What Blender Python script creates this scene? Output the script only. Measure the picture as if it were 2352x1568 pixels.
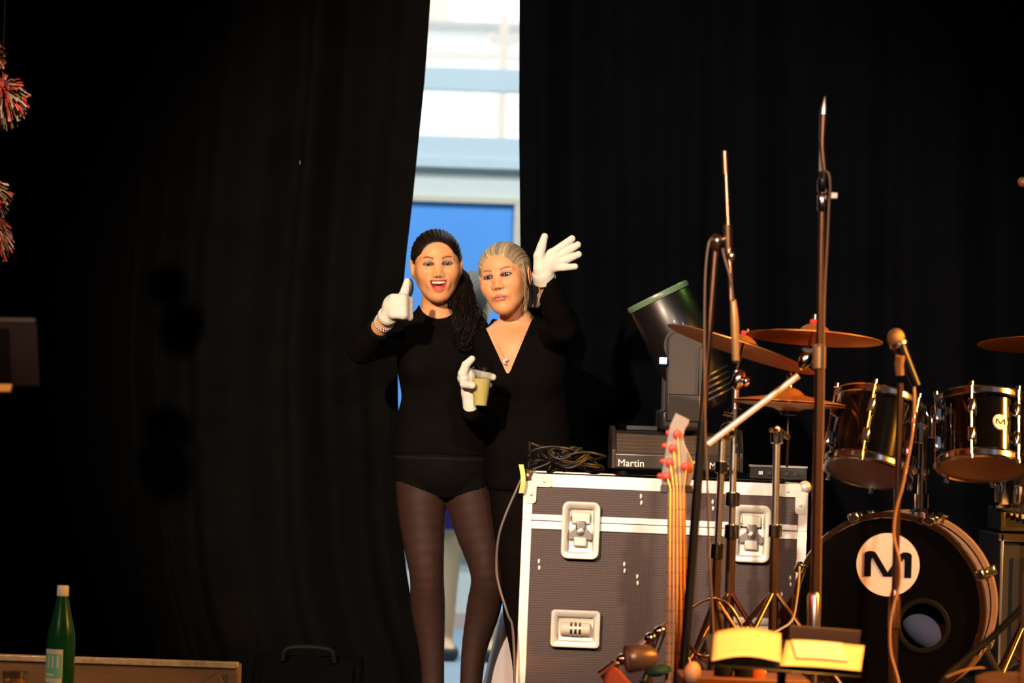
import bpy, math, random
import numpy as np
from mathutils import Vector, Matrix

random.seed(7)
rng = np.random.default_rng(7)
sc = bpy.context.scene
for _o in list(bpy.data.objects):
    bpy.data.objects.remove(_o, do_unlink=True)
COL = sc.collection
R_ = math.radians

# ------------------------------------------------------------------ camera
FPX = 7110.0
CAM = Vector((0.0, 0.0, 1.0))
PITCH = math.atan(196.0 / FPX)
ROLL = R_(1.9)
CM = Matrix.Rotation(math.pi / 2 + PITCH, 4, 'X') @ Matrix.Rotation(ROLL, 4, 'Z')
cd = bpy.data.cameras.new('camera')
cd.sensor_fit = 'HORIZONTAL'; cd.sensor_width = 36.0
cd.lens = 36.0 * FPX / 2352.0
cd.clip_end = 200
cd.dof.use_dof = True
cd.dof.focus_distance = 9.1
cd.dof.aperture_fstop = 3.2
cam = bpy.data.objects.new('camera', cd)
cam.matrix_world = Matrix.Translation(CAM) @ CM
COL.objects.link(cam)
sc.camera = cam
CM3 = CM.to_3x3()

def W(px, py, Y):
    """photo pixel -> world point at depth Y"""
    d = CM3 @ Vector(((px - 1176.0) / FPX, -(py - 784.0) / FPX, -1.0))
    return CAM + d * (Y / d.y)

# ------------------------------------------------------------------ world, lights, exposure
wd = bpy.data.worlds.new('world'); sc.world = wd; wd.use_nodes = True
bgn = wd.node_tree.nodes['Background']
bgn.inputs[0].default_value = (1.0, 0.975, 0.93, 1); bgn.inputs[1].default_value = 2.45

def spot(name, loc, aim, col, energy, angle, blend=0.3, radius=0.12):
    ld = bpy.data.lights.new(name, 'SPOT')
    ld.color = col; ld.energy = energy; ld.spot_size = R_(angle); ld.spot_blend = blend
    ld.shadow_soft_size = radius
    o = bpy.data.objects.new(name, ld); COL.objects.link(o)
    o.location = loc
    o.rotation_euler = (Vector(aim) - Vector(loc)).to_track_quat('-Z', 'Y').to_euler()
    return o

def area(name, loc, aim, col, energy, sx, sy):
    ld = bpy.data.lights.new(name, 'AREA')
    ld.shape = 'RECTANGLE'; ld.size = sx; ld.size_y = sy; ld.color = col; ld.energy = energy
    o = bpy.data.objects.new(name, ld); COL.objects.link(o)
    o.location = loc
    o.rotation_euler = (Vector(aim) - Vector(loc)).to_track_quat('-Z', 'Y').to_euler()
    return o

spot('key_spot', (-2.6, 0.6, 4.0), (0.10, 9.6, 1.32), (1.0, 0.77, 0.56), 5700, 20, 0.6, 0.10)
spot('centre_spot', (0.9, 0.2, 3.6), (0.6, 9.0, 0.95), (1.0, 0.76, 0.56), 1500, 20, 0.5, 0.10)
spot('amber_spot', (4.6, 6.4, 2.9), (1.36, 7.9, 0.85), (1.0, 0.38, 0.04), 3400, 27, 0.5, 0.12)
spot('red_spot', (-4.5, 3.0, 4.3), (0.9, 8.1, 0.8), (1.0, 0.10, 0.05), 520, 26, 0.4, 0.12)
spot('green_spot', (2.6, 9.7, 4.2), (0.48, 9.0, 1.35), (0.35, 1.0, 0.12), 110, 14, 0.3, 0.10)
spot('amber_down_spot', (1.6, 5.2, 4.4), (0.66, 6.95, 0.5), (1.0, 0.40, 0.06), 2700, 9, 0.5, 0.10)
spot('blue_spot', (4.4, 1.5, 4.6), (1.6, 10.1, 1.6), (0.45, 0.6, 1.0), 260, 30, 0.6, 0.12)
spot('page_fill_spot', (-3.4, 3.4, 3.2), tuple(W(0, 893, 6.9)), (1.0, 0.45, 0.06), 260, 4, 0.5, 0.08)  # unseen narrow spot added to brighten the page on the left stand
spot('bottle_fill_spot', (-3.6, 2.6, 3.6), (-1.22, 8.0, 0.42), (1.0, 0.72, 0.48), 700, 10, 0.6, 0.10)  # unseen spot added to brighten the bottle, beyond the key's cone
sc.view_settings.view_transform = 'Standard'
sc.view_settings.look = 'None'
sc.view_settings.gamma = 1.0
sc.view_settings.use_curve_mapping = False
sc.view_settings.exposure = 0.0

# ------------------------------------------------------------------ materials
MATS = {}
def mat(name, col, rough=0.5, metal=0.0, spec=0.5, noise=None, bump=None, coat=0.0, sheen=0.0,
        trans=0.0, ior=1.45, vcol=False, sss=0.0, alpha=1.0, col2=None, stretch=None, emit=None):
    if name in MATS: return MATS[name]
    m = bpy.data.materials.new(name); m.use_nodes = True
    nt = m.node_tree; b = nt.nodes['Principled BSDF']
    c4 = (*col, 1.0)
    b.inputs['Base Color'].default_value = c4
    b.inputs['Roughness'].default_value = rough
    b.inputs['Metallic'].default_value = metal
    b.inputs['Specular IOR Level'].default_value = spec
    b.inputs['Coat Weight'].default_value = coat
    b.inputs['Coat Roughness'].default_value = 0.05
    b.inputs['Sheen Weight'].default_value = sheen
    b.inputs['Sheen Roughness'].default_value = 0.4
    b.inputs['Transmission Weight'].default_value = trans
    b.inputs['IOR'].default_value = ior
    b.inputs['Alpha'].default_value = alpha
    if sss:
        b.inputs['Subsurface Weight'].default_value = sss
        b.inputs['Subsurface Radius'].default_value = (1.0, 0.35, 0.2)
        b.inputs['Subsurface Scale'].default_value = 0.008
    if emit:
        b.inputs['Emission Color'].default_value = (*emit[0], 1); b.inputs['Emission Strength'].default_value = emit[1]
    tc = nt.nodes.new('ShaderNodeTexCoord')
    src = tc.outputs['Object']
    if stretch:
        mp = nt.nodes.new('ShaderNodeMapping'); mp.inputs['Scale'].default_value = stretch
        nt.links.new(src, mp.inputs['Vector']); src = mp.outputs['Vector']
    colsock = None
    if vcol:
        a = nt.nodes.new('ShaderNodeVertexColor'); a.layer_name = 'Col'
        colsock = a.outputs['Color']
        nt.links.new(colsock, b.inputs['Base Color'])
    if noise:
        n = nt.nodes.new('ShaderNodeTexNoise'); n.inputs['Scale'].default_value = noise[0]
        n.inputs['Detail'].default_value = 4
        nt.links.new(src, n.inputs['Vector'])
        mx = nt.nodes.new('ShaderNodeMix'); mx.data_type = 'RGBA'
        nt.links.new(n.outputs['Fac'], mx.inputs['Factor'])
        k = noise[1]
        lo = col2 if col2 else tuple(max(0, c * (1 - k)) for c in col)
        hi = tuple(min(1, c * (1 + k)) for c in col) if not col2 else col
        if vcol:
            mx.blend_type = 'MULTIPLY'; mx.inputs['Factor'].default_value = 1
            rp = nt.nodes.new('ShaderNodeMapRange')
            rp.inputs['To Min'].default_value = 1 - k; rp.inputs['To Max'].default_value = 1 + k
            nt.links.new(n.outputs['Fac'], rp.inputs['Value'])
            for l in list(mx.inputs['Factor'].links): nt.links.remove(l)
            mx.inputs['Factor'].default_value = 1
            nt.links.new(colsock, mx.inputs['A']); nt.links.new(rp.outputs['Result'], mx.inputs['B'])
        else:
            mx.inputs['A'].default_value = (*lo, 1); mx.inputs['B'].default_value = (*hi, 1)
        nt.links.new(mx.outputs['Result'], b.inputs['Base Color'])
    if bump:
        n2 = nt.nodes.new('ShaderNodeTexNoise'); n2.inputs['Scale'].default_value = bump[0]
        n2.inputs['Detail'].default_value = 3
        nt.links.new(src, n2.inputs['Vector'])
        bp = nt.nodes.new('ShaderNodeBump'); bp.inputs['Strength'].default_value = bump[1]
        bp.inputs['Distance'].default_value = bump[2] if len(bump) > 2 else 0.002
        nt.links.new(n2.outputs['Fac'], bp.inputs['Height'])
        nt.links.new(bp.outputs['Normal'], b.inputs['Normal'])
    MATS[name] = m
    return m

M_curtL = mat('velvet_black', (0.0034, 0.0031, 0.0030), 0.95, spec=0.025, sheen=0.003, noise=(6, .35), bump=(180, .25, .001))
M_curtR = mat('velvet_black_blue', (0.0016, 0.0019, 0.0027), 0.95, spec=0.025, sheen=0.003, noise=(6, .35), bump=(180, .25, .001))
M_stage = mat('stage_floor_black', (0.012, 0.010, 0.009), 0.55, noise=(9, .5), bump=(60, .2))
M_hall = mat('hall_wall_dark', (0.02, 0.018, 0.017), 0.9, noise=(3, .3))
M_back = mat('backstage_wall_pale', (0.60, 0.66, 0.64), 0.75, noise=(2.5, .05), bump=(90, .1))
M_bfloor = mat('backstage_floor_bluegrey', (0.24, 0.33, 0.40), 0.5, noise=(4, .15))
M_beam = mat('beam_bluegrey', (0.50, 0.62, 0.68), 0.6, noise=(5, .04))
M_frame = mat('frame_beige', (0.58, 0.54, 0.42), 0.6, noise=(20, .06))
M_blue = mat('panel_blue', (0.09, 0.32, 0.80), 0.45, noise=(3, .08))
M_glassp = None
M_chrome = mat('chrome', (0.82, 0.79, 0.76), 0.14, 1.0, noise=(30, .06))
M_chromed = mat('chrome_dull', (0.55, 0.50, 0.46), 0.28, 1.0, noise=(30, .12))
M_blackm = mat('metal_black', (0.006, 0.0055, 0.005), 0.32, 0.0, noise=(40, .2))
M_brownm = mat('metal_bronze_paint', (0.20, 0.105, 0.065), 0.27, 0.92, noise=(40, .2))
M_rubber = mat('rubber_black', (0.004, 0.004, 0.004), 0.7, spec=.15, noise=(40, .2))
M_cable = mat('cable_black', (0.006, 0.006, 0.0065), 0.45, noise=(40, .2))
M_cableb = mat('cable_brown', (0.12, 0.075, 0.05), 0.45, noise=(40, .2))
M_bronze = mat('cymbal_bronze', (0.55, 0.22, 0.06), 0.42, 0.8, noise=(25, .25), bump=(220, .12, .0006))
M_lacq = mat('drum_lacquer', (0.0022, 0.002, 0.002), 0.10, coat=1.0, noise=(8, .3))
M_lacqb = mat('drum_lacquer_brown', (0.020, 0.010, 0.006), 0.14, coat=1.0, noise=(8, .3))
M_head = mat('drumhead_film', (0.30, 0.15, 0.11), 0.35, noise=(12, .15))
M_kick = mat('kick_head_black', (0.0013, 0.0010, 0.0009), 0.6, spec=0.04, noise=(9, .4))
M_logo = mat('logo_white', (0.85, 0.80, 0.74), 0.5, noise=(20, .03))
M_ink = mat('logo_black', (0.003, 0.0025, 0.0025), 0.5, spec=0.1, noise=(20, .2))
M_alu = mat('aluminium_trim', (0.86, 0.83, 0.79), 0.38, 0.35, noise=(45, .08), bump=(90, .12, .0008))
M_zinc = mat('zinc_plate', (0.74, 0.70, 0.62), 0.34, 0.55, noise=(40, .12))
M_grey = mat('plastic_grey', (0.036, 0.033, 0.032), 0.5, spec=.25, noise=(30, .1))
M_dgrey = mat('plastic_dark', (0.012, 0.011, 0.011), 0.36, noise=(30, .15))
M_paper = mat('paper', (0.74, 0.60, 0.34), 0.8, noise=(15, .04))  # yellow tint stands in for part of the amber light on the sheets
M_wood = mat('plywood_brown', (0.105, 0.066, 0.040), 0.6, noise=(7, .35), bump=(50, .2), stretch=(1, 6, 6))
M_glove = mat('glove_cotton', (0.66, 0.62, 0.54), 0.9, spec=0.05, noise=(60, .05), bump=(350, .35, .0012))
M_skin = mat('skin', (0.6, 0.36, 0.25), 0.48, spec=0.35, vcol=True, sss=0.12, noise=(70, .05), bump=(300, .06, .0006))
M_top = mat('knit_black', (0.0042, 0.0034, 0.0032), 0.9, spec=0.03, noise=(14, .3), bump=(26, .35, .006))
M_top2 = mat('jersey_black', (0.0038, 0.0030, 0.0030), 0.9, spec=0.03, noise=(14, .3), bump=(22, .35, .006))
M_short = mat('shorts_black', (0.0040, 0.0032, 0.0030), 0.8, spec=0.06, noise=(30, .3), bump=(60, .2, .002))
M_tights = mat('tights_sheer', (0.035, 0.0150, 0.0110), 0.6, spec=0.22, noise=(22, .25), bump=(400, .1, .0006))
M_leg2 = mat('leggings_black', (0.0048, 0.0032, 0.0030), 0.85, spec=0.04, noise=(22, .25), bump=(300, .1, .0006))
M_hairb = mat('hair_dark', (0.007, 0.004, 0.003), 0.5, spec=0.15, noise=(40, .5), bump=(160, .6, .003), stretch=(1, 1, .25))
M_hairy = mat('hair_blonde', (0.36, 0.25, 0.135), 0.42, spec=0.4, noise=(60, .45), bump=(160, .6, .003), stretch=(1, 1, .25))
M_hairb2 = mat('hair_dark_streaked', (0.010, 0.0055, 0.004), 0.42, spec=0.4, vcol=True, noise=(40, .3), bump=(160, .5, .003), stretch=(1, 1, .25))
M_hairy2 = mat('hair_blonde_streaked', (0.36, 0.25, 0.135), 0.45, spec=0.35, vcol=True, noise=(60, .3), bump=(160, .5, .003), stretch=(1, 1, .25))
M_hairg = mat('hair_grey', (0.10, 0.10, 0.085), 0.6, spec=0.3, noise=(60, .45), bump=(120, .6, .003))
M_teeth = mat('teeth', (0.82, 0.76, 0.64), 0.25, noise=(40, .04))
M_eye = mat('eyeball', (0.8, 0.78, 0.75), 0.15, vcol=True, coat=0.6)
M_silver = mat('silver', (0.85, 0.84, 0.82), 0.3, 0.5, noise=(50, .08))

# road-case laminate: dark brown-grey with a fine embossed dot pattern
def laminate():
    m = mat('case_laminate', (0.052, 0.030, 0.026), 0.5, noise=(5, .12))
    nt = m.node_tree; b = nt.nodes['Principled BSDF']
    tc = nt.nodes['Texture Coordinate']
    v = nt.nodes.new('ShaderNodeTexVoronoi'); v.inputs['Scale'].default_value = 150; v.inputs['Randomness'].default_value = 0.05
    nt.links.new(tc.outputs['Object'], v.inputs['Vector'])
    bp = nt.nodes.new('ShaderNodeBump'); bp.inputs['Strength'].default_value = 0.5; bp.inputs['Distance'].default_value = 0.0015
    nt.links.new(v.outputs['Distance'], bp.inputs['Height']); nt.links.new(bp.outputs['Normal'], b.inputs['Normal'])
    return m
M_lam = laminate()

def window_glass():
    m = bpy.data.materials.new('window_glass'); m.use_nodes = True
    nt = m.node_tree; nt.nodes.remove(nt.nodes['Principled BSDF'])
    out = nt.nodes['Material Output']
    t = nt.nodes.new('ShaderNodeBsdfTransparent'); t.inputs[0].default_value = (.97, .99, 1, 1)
    g = nt.nodes.new('ShaderNodeBsdfGlossy'); g.inputs['Roughness'].default_value = 0.02
    mx = nt.nodes.new('ShaderNodeMixShader'); mx.inputs[0].default_value = 0.06
    nt.links.new(t.outputs[0], mx.inputs[1]); nt.links.new(g.outputs[0], mx.inputs[2]); nt.links.new(mx.outputs[0], out.inputs[0])
    return m
M_glassp = window_glass()

def clear_plastic(name, tint, gl=0.12, rough=0.05):
    m = bpy.data.materials.new(name); m.use_nodes = True
    nt = m.node_tree; nt.nodes.remove(nt.nodes['Principled BSDF'])
    out = nt.nodes['Material Output']
    t = nt.nodes.new('ShaderNodeBsdfTransparent'); t.inputs[0].default_value = (*tint, 1)
    g = nt.nodes.new('ShaderNodeBsdfGlossy'); g.inputs['Roughness'].default_value = rough
    mx = nt.nodes.new('ShaderNodeMixShader'); mx.inputs[0].default_value = gl
    nt.links.new(t.outputs[0], mx.inputs[1]); nt.links.new(g.outputs[0], mx.inputs[2]); nt.links.new(mx.outputs[0], out.inputs[0])
    return m

# ------------------------------------------------------------------ mesh helpers
def nrm(v):
    v = np.asarray(v, float); return v / (np.linalg.norm(v) + 1e-12)

def frame_of(ax):
    a = nrm(ax); h = np.array((0, 0, 1.)) if abs(a[2]) < .9 else np.array((1., 0, 0))
    u = nrm(np.cross(h, a)); v = np.cross(a, u)
    return u, v, a

class G:
    def __init__(s): s.v = []; s.f = []
    def add(s, V, F):
        b = len(s.v); s.v += [tuple(map(float, p)) for p in V]; s.f += [tuple(int(i) + b for i in f) for f in F]; return s
    def box(s, c, d, R=None):
        c = np.asarray(c, float); d = np.asarray(d, float) / 2
        V = np.array([(x, y, z) for x in (-1, 1) for y in (-1, 1) for z in (-1, 1)], float) * d
        if R is not None: V = V @ np.asarray(R).T
        return s.add(V + c, [(0, 1, 3, 2), (4, 6, 7, 5), (0, 4, 5, 1), (2, 3, 7, 6), (0, 2, 6, 4), (1, 5, 7, 3)])
    def obox(s, o, ux, uy, uz, a, b):
        """box between local corners a and b in frame o,ux,uy,uz"""
        B = np.array([ux, uy, uz], float)
        V = [np.asarray(o, float) + np.array((x, y, z)) @ B for x in (a[0], b[0]) for y in (a[1], b[1]) for z in (a[2], b[2])]
        return s.add(V, [(0, 1, 3, 2), (4, 6, 7, 5), (0, 4, 5, 1), (2, 3, 7, 6), (0, 2, 6, 4), (1, 5, 7, 3)])
    def tube(s, pts, r, n=10, closed=False):
        P = np.array([tuple(p) for p in pts], float); m = len(P)
        rr = np.full(m, r, float) if np.isscalar(r) else np.asarray(r, float)
        T = np.gradient(P, axis=0) if not closed else (np.roll(P, -1, 0) - np.roll(P, 1, 0))
        u, v, a = frame_of(T[0]); V = []
        ang = np.linspace(0, 2 * math.pi, n, endpoint=False)
        for i in range(m):
            t = nrm(T[i]); u = nrm(u - t * np.dot(u, t)); v = np.cross(t, u)
            V += [P[i] + rr[i] * (math.cos(q) * u + math.sin(q) * v) for q in ang]
        F = []
        for i in range(m if closed else m - 1):
            j = (i + 1) % m
            for k in range(n):
                l = (k + 1) % n
                F.append((i * n + k, i * n + l, j * n + l, j * n + k))
        if not closed:
            F.append(tuple(range(n))[::-1]); F.append(tuple((m - 1) * n + k for k in range(n)))
        return s.add(V, F)
    def lathe(s, prof, o, ax, n=32, u=None):
        o = np.asarray(o, float)
        if u is None: u, v, a = frame_of(ax)
        else:
            a = nrm(ax); u = nrm(np.asarray(u, float) - a * np.dot(u, a)); v = np.cross(a, u)
        V = []; F = []
        for (r, z) in prof:
            for k in range(n):
                q = 2 * math.pi * k / n
                V.append(o + a * z + max(r, 1e-5) * (math.cos(q) * u + math.sin(q) * v))
        for i in range(len(prof) - 1):
            for k in range(n):
                l = (k + 1) % n
                F.append((i * n + k, i * n + l, (i + 1) * n + l, (i + 1) * n + k))
        return s.add(V, F)
    def prism(s, poly, o, ux, uy, t0, t1):
        o = np.asarray(o, float); ux = np.asarray(ux, float); uy = np.asarray(uy, float); un = np.cross(ux, uy)
        n = len(poly)
        V = [o + ux * x + uy * y + un * t for t in (t0, t1) for x, y in poly]
        F = [tuple(range(n))[::-1], tuple(range(n, 2 * n))] + [(i, (i + 1) % n, n + (i + 1) % n, n + i) for i in range(n)]
        return s.add(V, F)
    def grid(s, P):
        nu, nv = P.shape[:2]
        F = [(i * nv + j, (i + 1) * nv + j, (i + 1) * nv + j + 1, i * nv + j + 1) for i in range(nu - 1) for j in range(nv - 1)]
        return s.add(P.reshape(-1, 3), F)
    def ell(s, c, r, R=None, n=16, m=10):
        r = np.asarray(r, float) * np.ones(3)
        V = []
        for i in range(m + 1):
            th = math.pi * i / m
            for k in range(n):
                q = 2 * math.pi * k / n
                V.append((math.sin(th) * math.cos(q) * r[0], math.sin(th) * math.sin(q) * r[1], math.cos(th) * r[2]))
        V = np.array(V)
        if R is not None: V = V @ np.asarray(R).T
        F = [(i * n + k, (i + 1) * n + k, (i + 1) * n + (k + 1) % n, i * n + (k + 1) % n) for i in range(m) for k in range(n)]
        return s.add(V + np.asarray(c, float), F)

def make_mesh(name, V, F, smooth=True, sharp=40, cols=None):
    me = bpy.data.meshes.new(name)
    V = np.asarray(V, np.float32)
    me.from_pydata(V.tolist(), [], F if isinstance(F, list) else F.tolist())
    me.update()
    if smooth:
        me.polygons.foreach_set('use_smooth', np.ones(len(me.polygons), bool))
        if sharp: me.set_sharp_from_angle(angle=R_(sharp))
    if cols is not None:
        at = me.color_attributes.new('Col', 'FLOAT_COLOR', 'POINT')
        c4 = np.ones((len(V), 4), np.float32); c4[:, :3] = cols
        at.data.foreach_set('color', c4.ravel())
    return me

def root_loc(o):
    while o.parent: o = o.parent
    return np.array(o.location)

def tagset(o, label=None, cat=None, group=None, kind=None):
    if label: o['label'] = label
    if cat: o['category'] = cat
    if group: o['group'] = group
    if kind: o['kind'] = kind
    return o

def thing(name, loc, label, cat, group=None):
    o = bpy.data.objects.new(name, None); COL.objects.link(o)
    o.empty_display_size = 0.05
    o.location = tuple(loc)
    return tagset(o, label, cat, group)

def part(name, g, m, parent, bevel=0, smooth=True, sharp=40, label=None, kind=None, cols=None):
    V, F = (g.v, g.f) if isinstance(g, G) else g
    V = np.asarray(V, float) - root_loc(parent)
    me = make_mesh(name, V, F, smooth, sharp, cols); me.materials.append(m)
    o = bpy.data.objects.new(name, me); COL.objects.link(o); o.parent = parent
    if bevel:
        b = o.modifiers.new('bevel', 'BEVEL'); b.width = bevel; b.segments = 2; b.limit_method = 'ANGLE'; b.angle_limit = R_(35)
    tagset(o, label, kind=kind)
    return o

def solo(name, g, m, label=None, cat=None, group=None, kind=None, bevel=0, smooth=True, sharp=40, origin=None, cols=None):
    V, F = (g.v, g.f) if isinstance(g, G) else g
    V = np.asarray(V, float)
    if origin is None:
        lo, hi = V.min(0), V.max(0); origin = np.array(((lo[0] + hi[0]) / 2, (lo[1] + hi[1]) / 2, lo[2]))
    me = make_mesh(name, V - origin, F, smooth, sharp, cols); me.materials.append(m)
    o = bpy.data.objects.new(name, me); COL.objects.link(o); o.location = tuple(origin)
    if bevel:
        b = o.modifiers.new('bevel', 'BEVEL'); b.width = bevel; b.segments = 2; b.limit_method = 'ANGLE'; b.angle_limit = R_(35)
    return tagset(o, label, cat, group, kind)

def struct(name, g, m, **k):
    return solo(name, g, m, kind='structure', **k)

def text_geo(txt, o, ux, uy, height, depth=0.0006, align='CENTER'):
    cu = bpy.data.curves.new('txt', 'FONT'); cu.body = txt; cu.align_x = align; cu.align_y = 'CENTER'; cu.size = 1.0
    cu.resolution_u = 3
    ob = bpy.data.objects.new('txt', cu); COL.objects.link(ob)
    dg = bpy.context.evaluated_depsgraph_get(); me = bpy.data.meshes.new_from_object(ob.evaluated_get(dg))
    V = np.array([v.co[:] for v in me.vertices]); F = [tuple(p.vertices) for p in me.polygons]
    bpy.data.objects.remove(ob); bpy.data.curves.remove(cu); bpy.data.meshes.remove(me)
    s = height / 0.72
    ux = np.asarray(ux, float); uy = np.asarray(uy, float); un = np.cross(ux, uy)
    P = np.asarray(o, float) + s * (V[:, :1] * ux + V[:, 1:2] * uy) + un * depth
    return (P.tolist(), F)

def spline(pts, n=40):
    """Catmull-Rom through points"""
    P = np.array([tuple(p) for p in pts], float)
    P = np.vstack([2 * P[0] - P[1], P, 2 * P[-1] - P[-2]])
    out = []
    segs = len(P) - 3
    for t in np.linspace(0, segs - 1e-6, n):
        i = int(t); f = t - i
        a, b, c, d = P[i:i + 4]
        out.append(.5 * (2 * b + (c - a) * f + (2 * a - 5 * b + 4 * c - d) * f ** 2 + (3 * b - a - 3 * c + d) * f ** 3))
    return np.array(out)

def rrect(w, h, r, n=5):
    pts = []
    for cx, cy, a0 in ((w / 2 - r, h / 2 - r, 0), (-w / 2 + r, h / 2 - r, 90), (-w / 2 + r, -h / 2 + r, 180), (w / 2 - r, -h / 2 + r, 270)):
        for i in range(n + 1):
            a = R_(a0 + 90 * i / n); pts.append((cx + r * math.cos(a), cy + r * math.sin(a)))
    return pts

# ------------------------------------------------------------------ the hall and backstage shell
def plane(name, pts, m):
    return struct(name, (np.array(pts, float), [tuple(range(len(pts)))]), m, smooth=False, origin=np.array(pts[0], float))
YB = 15.4
def slab(name, lo, hi, m):
    lo = np.array(lo, float); hi = np.array(hi, float)
    return struct(name, G().box((lo + hi) / 2, hi - lo), m, smooth=False)
slab('floor', (-7, -6, -.12), (7, 10.35, 0), M_stage)
slab('floor_backstage', (-7, 10.35, -.12), (7, YB + .2, 0), M_bfloor)
slab('ceiling', (-7, -6, 5.0), (7, 10.35, 5.12), M_hall)
slab('ceiling_backstage', (-7, 10.35, 5.0), (7, YB + .2, 5.12), M_back)
slab('wall_left', (-7.12, -6, -.12), (-7, 10.35, 5.12), M_hall)
slab('wall_right', (7, -6, -.12), (7.12, 10.35, 5.12), M_hall)
slab('wall_front', (-7, -6.12, -.12), (7, -6, 5.12), M_hall)
slab('wall_left_backstage', (-7.12, 10.35, -.12), (-7, YB + .2, 5.12), M_back)
slab('wall_right_backstage', (7, 10.35, -.12), (7.12, YB + .2, 5.12), M_back)
def zb(py, px=1080, Y=YB): return W(px, py, Y).z
slab('wall_back', (-7, YB, 0), (7, YB + .2, zb(318)), M_back)
slab('trim_1', (-7, YB - .055, zb(387)), (7, YB - .001, zb(366)), M_beam)          # ledge under the glazing
slab('trim_2', (-7, YB - .03, zb(366) + .001), (7, YB - .001, zb(316)), M_beam)   # blue-grey band
slab('trim_3', (-7, YB - .03, 0), (7, YB - .001, .07), mat('skirting_pink', (.5, .40, .36), .6, noise=(8, .1)))
slab('wall_back_top', (-7, YB, 3.25), (7, YB + .2, 5.0), M_back)
# glazing: two rows of panes and a rail between them
wn = thing('window_1', (0, YB + .1, zb(316)), None, None); wn['kind'] = 'structure'
part('rail', G().box((0, YB + .1, (zb(204) + zb(155)) / 2), (14, .12, zb(155) - zb(204))), M_beam, wn, smooth=False)
for i in range(8):
    xa, xb = -7 + i * 1.75, -7 + (i + 1) * 1.75
    for (za, z2) in ((zb(318), zb(204)), (zb(155), 3.25)):
        part('pane', G().box(((xa + xb) / 2, YB + .1, (za + z2) / 2), (xb - xa - .02, .008, z2 - za)), M_glassp, wn, smooth=False)
    if i and i != 4:
        part('mullion', G().box((xa, YB + .1, (zb(318) + 3.25) / 2), (.05, .10, 3.25 - zb(318))), M_beam, wn, smooth=False)

# blue panel in its beige frame on the back wall
p0 = W(700, 466, YB); p1 = W(1178, 466, YB); ztop = zb(466, 1060); zbot = zb(1250, 1000)
xl, xr = W(700, 800, YB).x, W(1181, 500, YB).x
bp_ = thing('blue_panel', ((xl + xr) / 2, YB - .03, zbot), 'tall bright blue panel in a beige frame on the pale back wall', 'panel')
part('panel', G().box(((xl + xr) / 2, YB - .02, (ztop + zbot) / 2), (xr - xl, .03, ztop - zbot)), M_blue, bp_, smooth=False)
part('frame_rail', G().box(((xl + xr) / 2, YB - .035, ztop + .012), (xr - xl + .06, .06, .026)), M_frame, bp_, smooth=False)
part('frame_rail', G().box(((xl + xr) / 2, YB - .035, zbot - .013), (xr - xl + .06, .06, .028)), M_frame, bp_, smooth=False)
part('frame_stile', G().box((xr + .016, YB - .035, (ztop + zbot) / 2), (.030, .06, ztop - zbot)), M_frame, bp_, smooth=False)
part('frame_stile', G().box((xl - .016, YB - .035, (ztop + zbot) / 2), (.030, .06, ztop - zbot)), M_frame, bp_, smooth=False)

# unseen backstage ceiling battens, added to light the blue panel and back wall
for i, (x, y) in enumerate(((-1.6, 12.6), (1.6, 12.6), (-1.6, 11.2), (1.6, 11.2))):
    t = thing('fill_batten', (x, y, 4.86), 'added unseen white backstage fill batten, ' + ('far left', 'far right', 'near left', 'near right')[i] + ' of four', 'lamp', 'added backstage fill battens')
    part('housing', G().box((x, y, 4.96), (1.3, .22, .07)), M_beam, t, bevel=.01)
    part('tube', G().tube([(x - .6, y, 4.90), (x + .6, y, 4.90)], .018, 10), mat('fill_lamp_tube', (.9, .9, .9), .4, emit=((1, .98, .95), 3.0)), t)
    area('fill_lamp', (x, y, 4.84), (x, y + .5, 0), (0.95, 0.98, 1.0), 106, 1.2, .2)

# outdoors seen through the glazing
M_bld = mat('building_pale', (0.78, 0.82, 0.86), 0.8, noise=(1.5, .05))
M_bld2 = mat('building_cream', (0.80, 0.70, 0.56), 0.8, noise=(1.5, .06))
struct('ground_outside', (np.array([(-40, YB + .25, -.6), (40, YB + .25, -.6), (40, 90, -.6), (-40, 90, -.6)]), [(0, 1, 2, 3)]),
       mat('paving_pale', (0.6, 0.58, 0.54), .8, noise=(.8, .1)), smooth=False)
YO = 30.0
bl = thing('building', (0, YO + 3, -.6), 'pale blue white flat roofed building outside the glazing', 'building')
zr = W(1080, 66, YO).z
part('wall', G().box((0, YO + 3, (zr - .6) / 2), (26, 6, zr + .6)), M_bld, bl, smooth=False)
part('roof_edge', G().box((-1.2, YO + 3, zr + .03), (23, 6.3, .07)), mat('roof_edge_grey', (.45, .47, .48), .7, noise=(3, .1)), bl, smooth=False)
part('string_course', G().box((0, YO - .03, W(1080, 122, YO).z), (26, .08, .05)), mat('course_pink', (.72, .66, .62), .7, noise=(3, .05)), bl, smooth=False)
b2 = W(1000, 40, 40)
part('roof_house', G().box((b2.x - .35, 42, 6.2), (1.05, 4, 4)), M_bld2, bl, smooth=False)
pl = thing('street_pole', (W(1150, 200, 24).x, 24, -.6), 'thin grey lamp pole with crossarm outside the glazing', 'pole')
pt = W(1160, 32, 24)
part('pole', G().tube([(pt.x, 24, -.6), (pt.x, 24, pt.z)], [.055, .035], 12), mat('pole_grey', (.62, .57, .52), .7, noise=(5, .1)), pl)
part('crossarm', G().box((pt.x, 24, W(1150, 97, 24).z), (.20, .03, .03)), MATS['pole_grey'], pl)
for s in (-1, 1):
    part('insulator', G().lathe([(0, 0), (.025, .01), (.018, .05), (.028, .07), (0, .1)], (pt.x + s * .09, 24, W(1150, 97, 24).z - .02), (0, 0, 1), 10), MATS['pole_grey'], pl)

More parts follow.
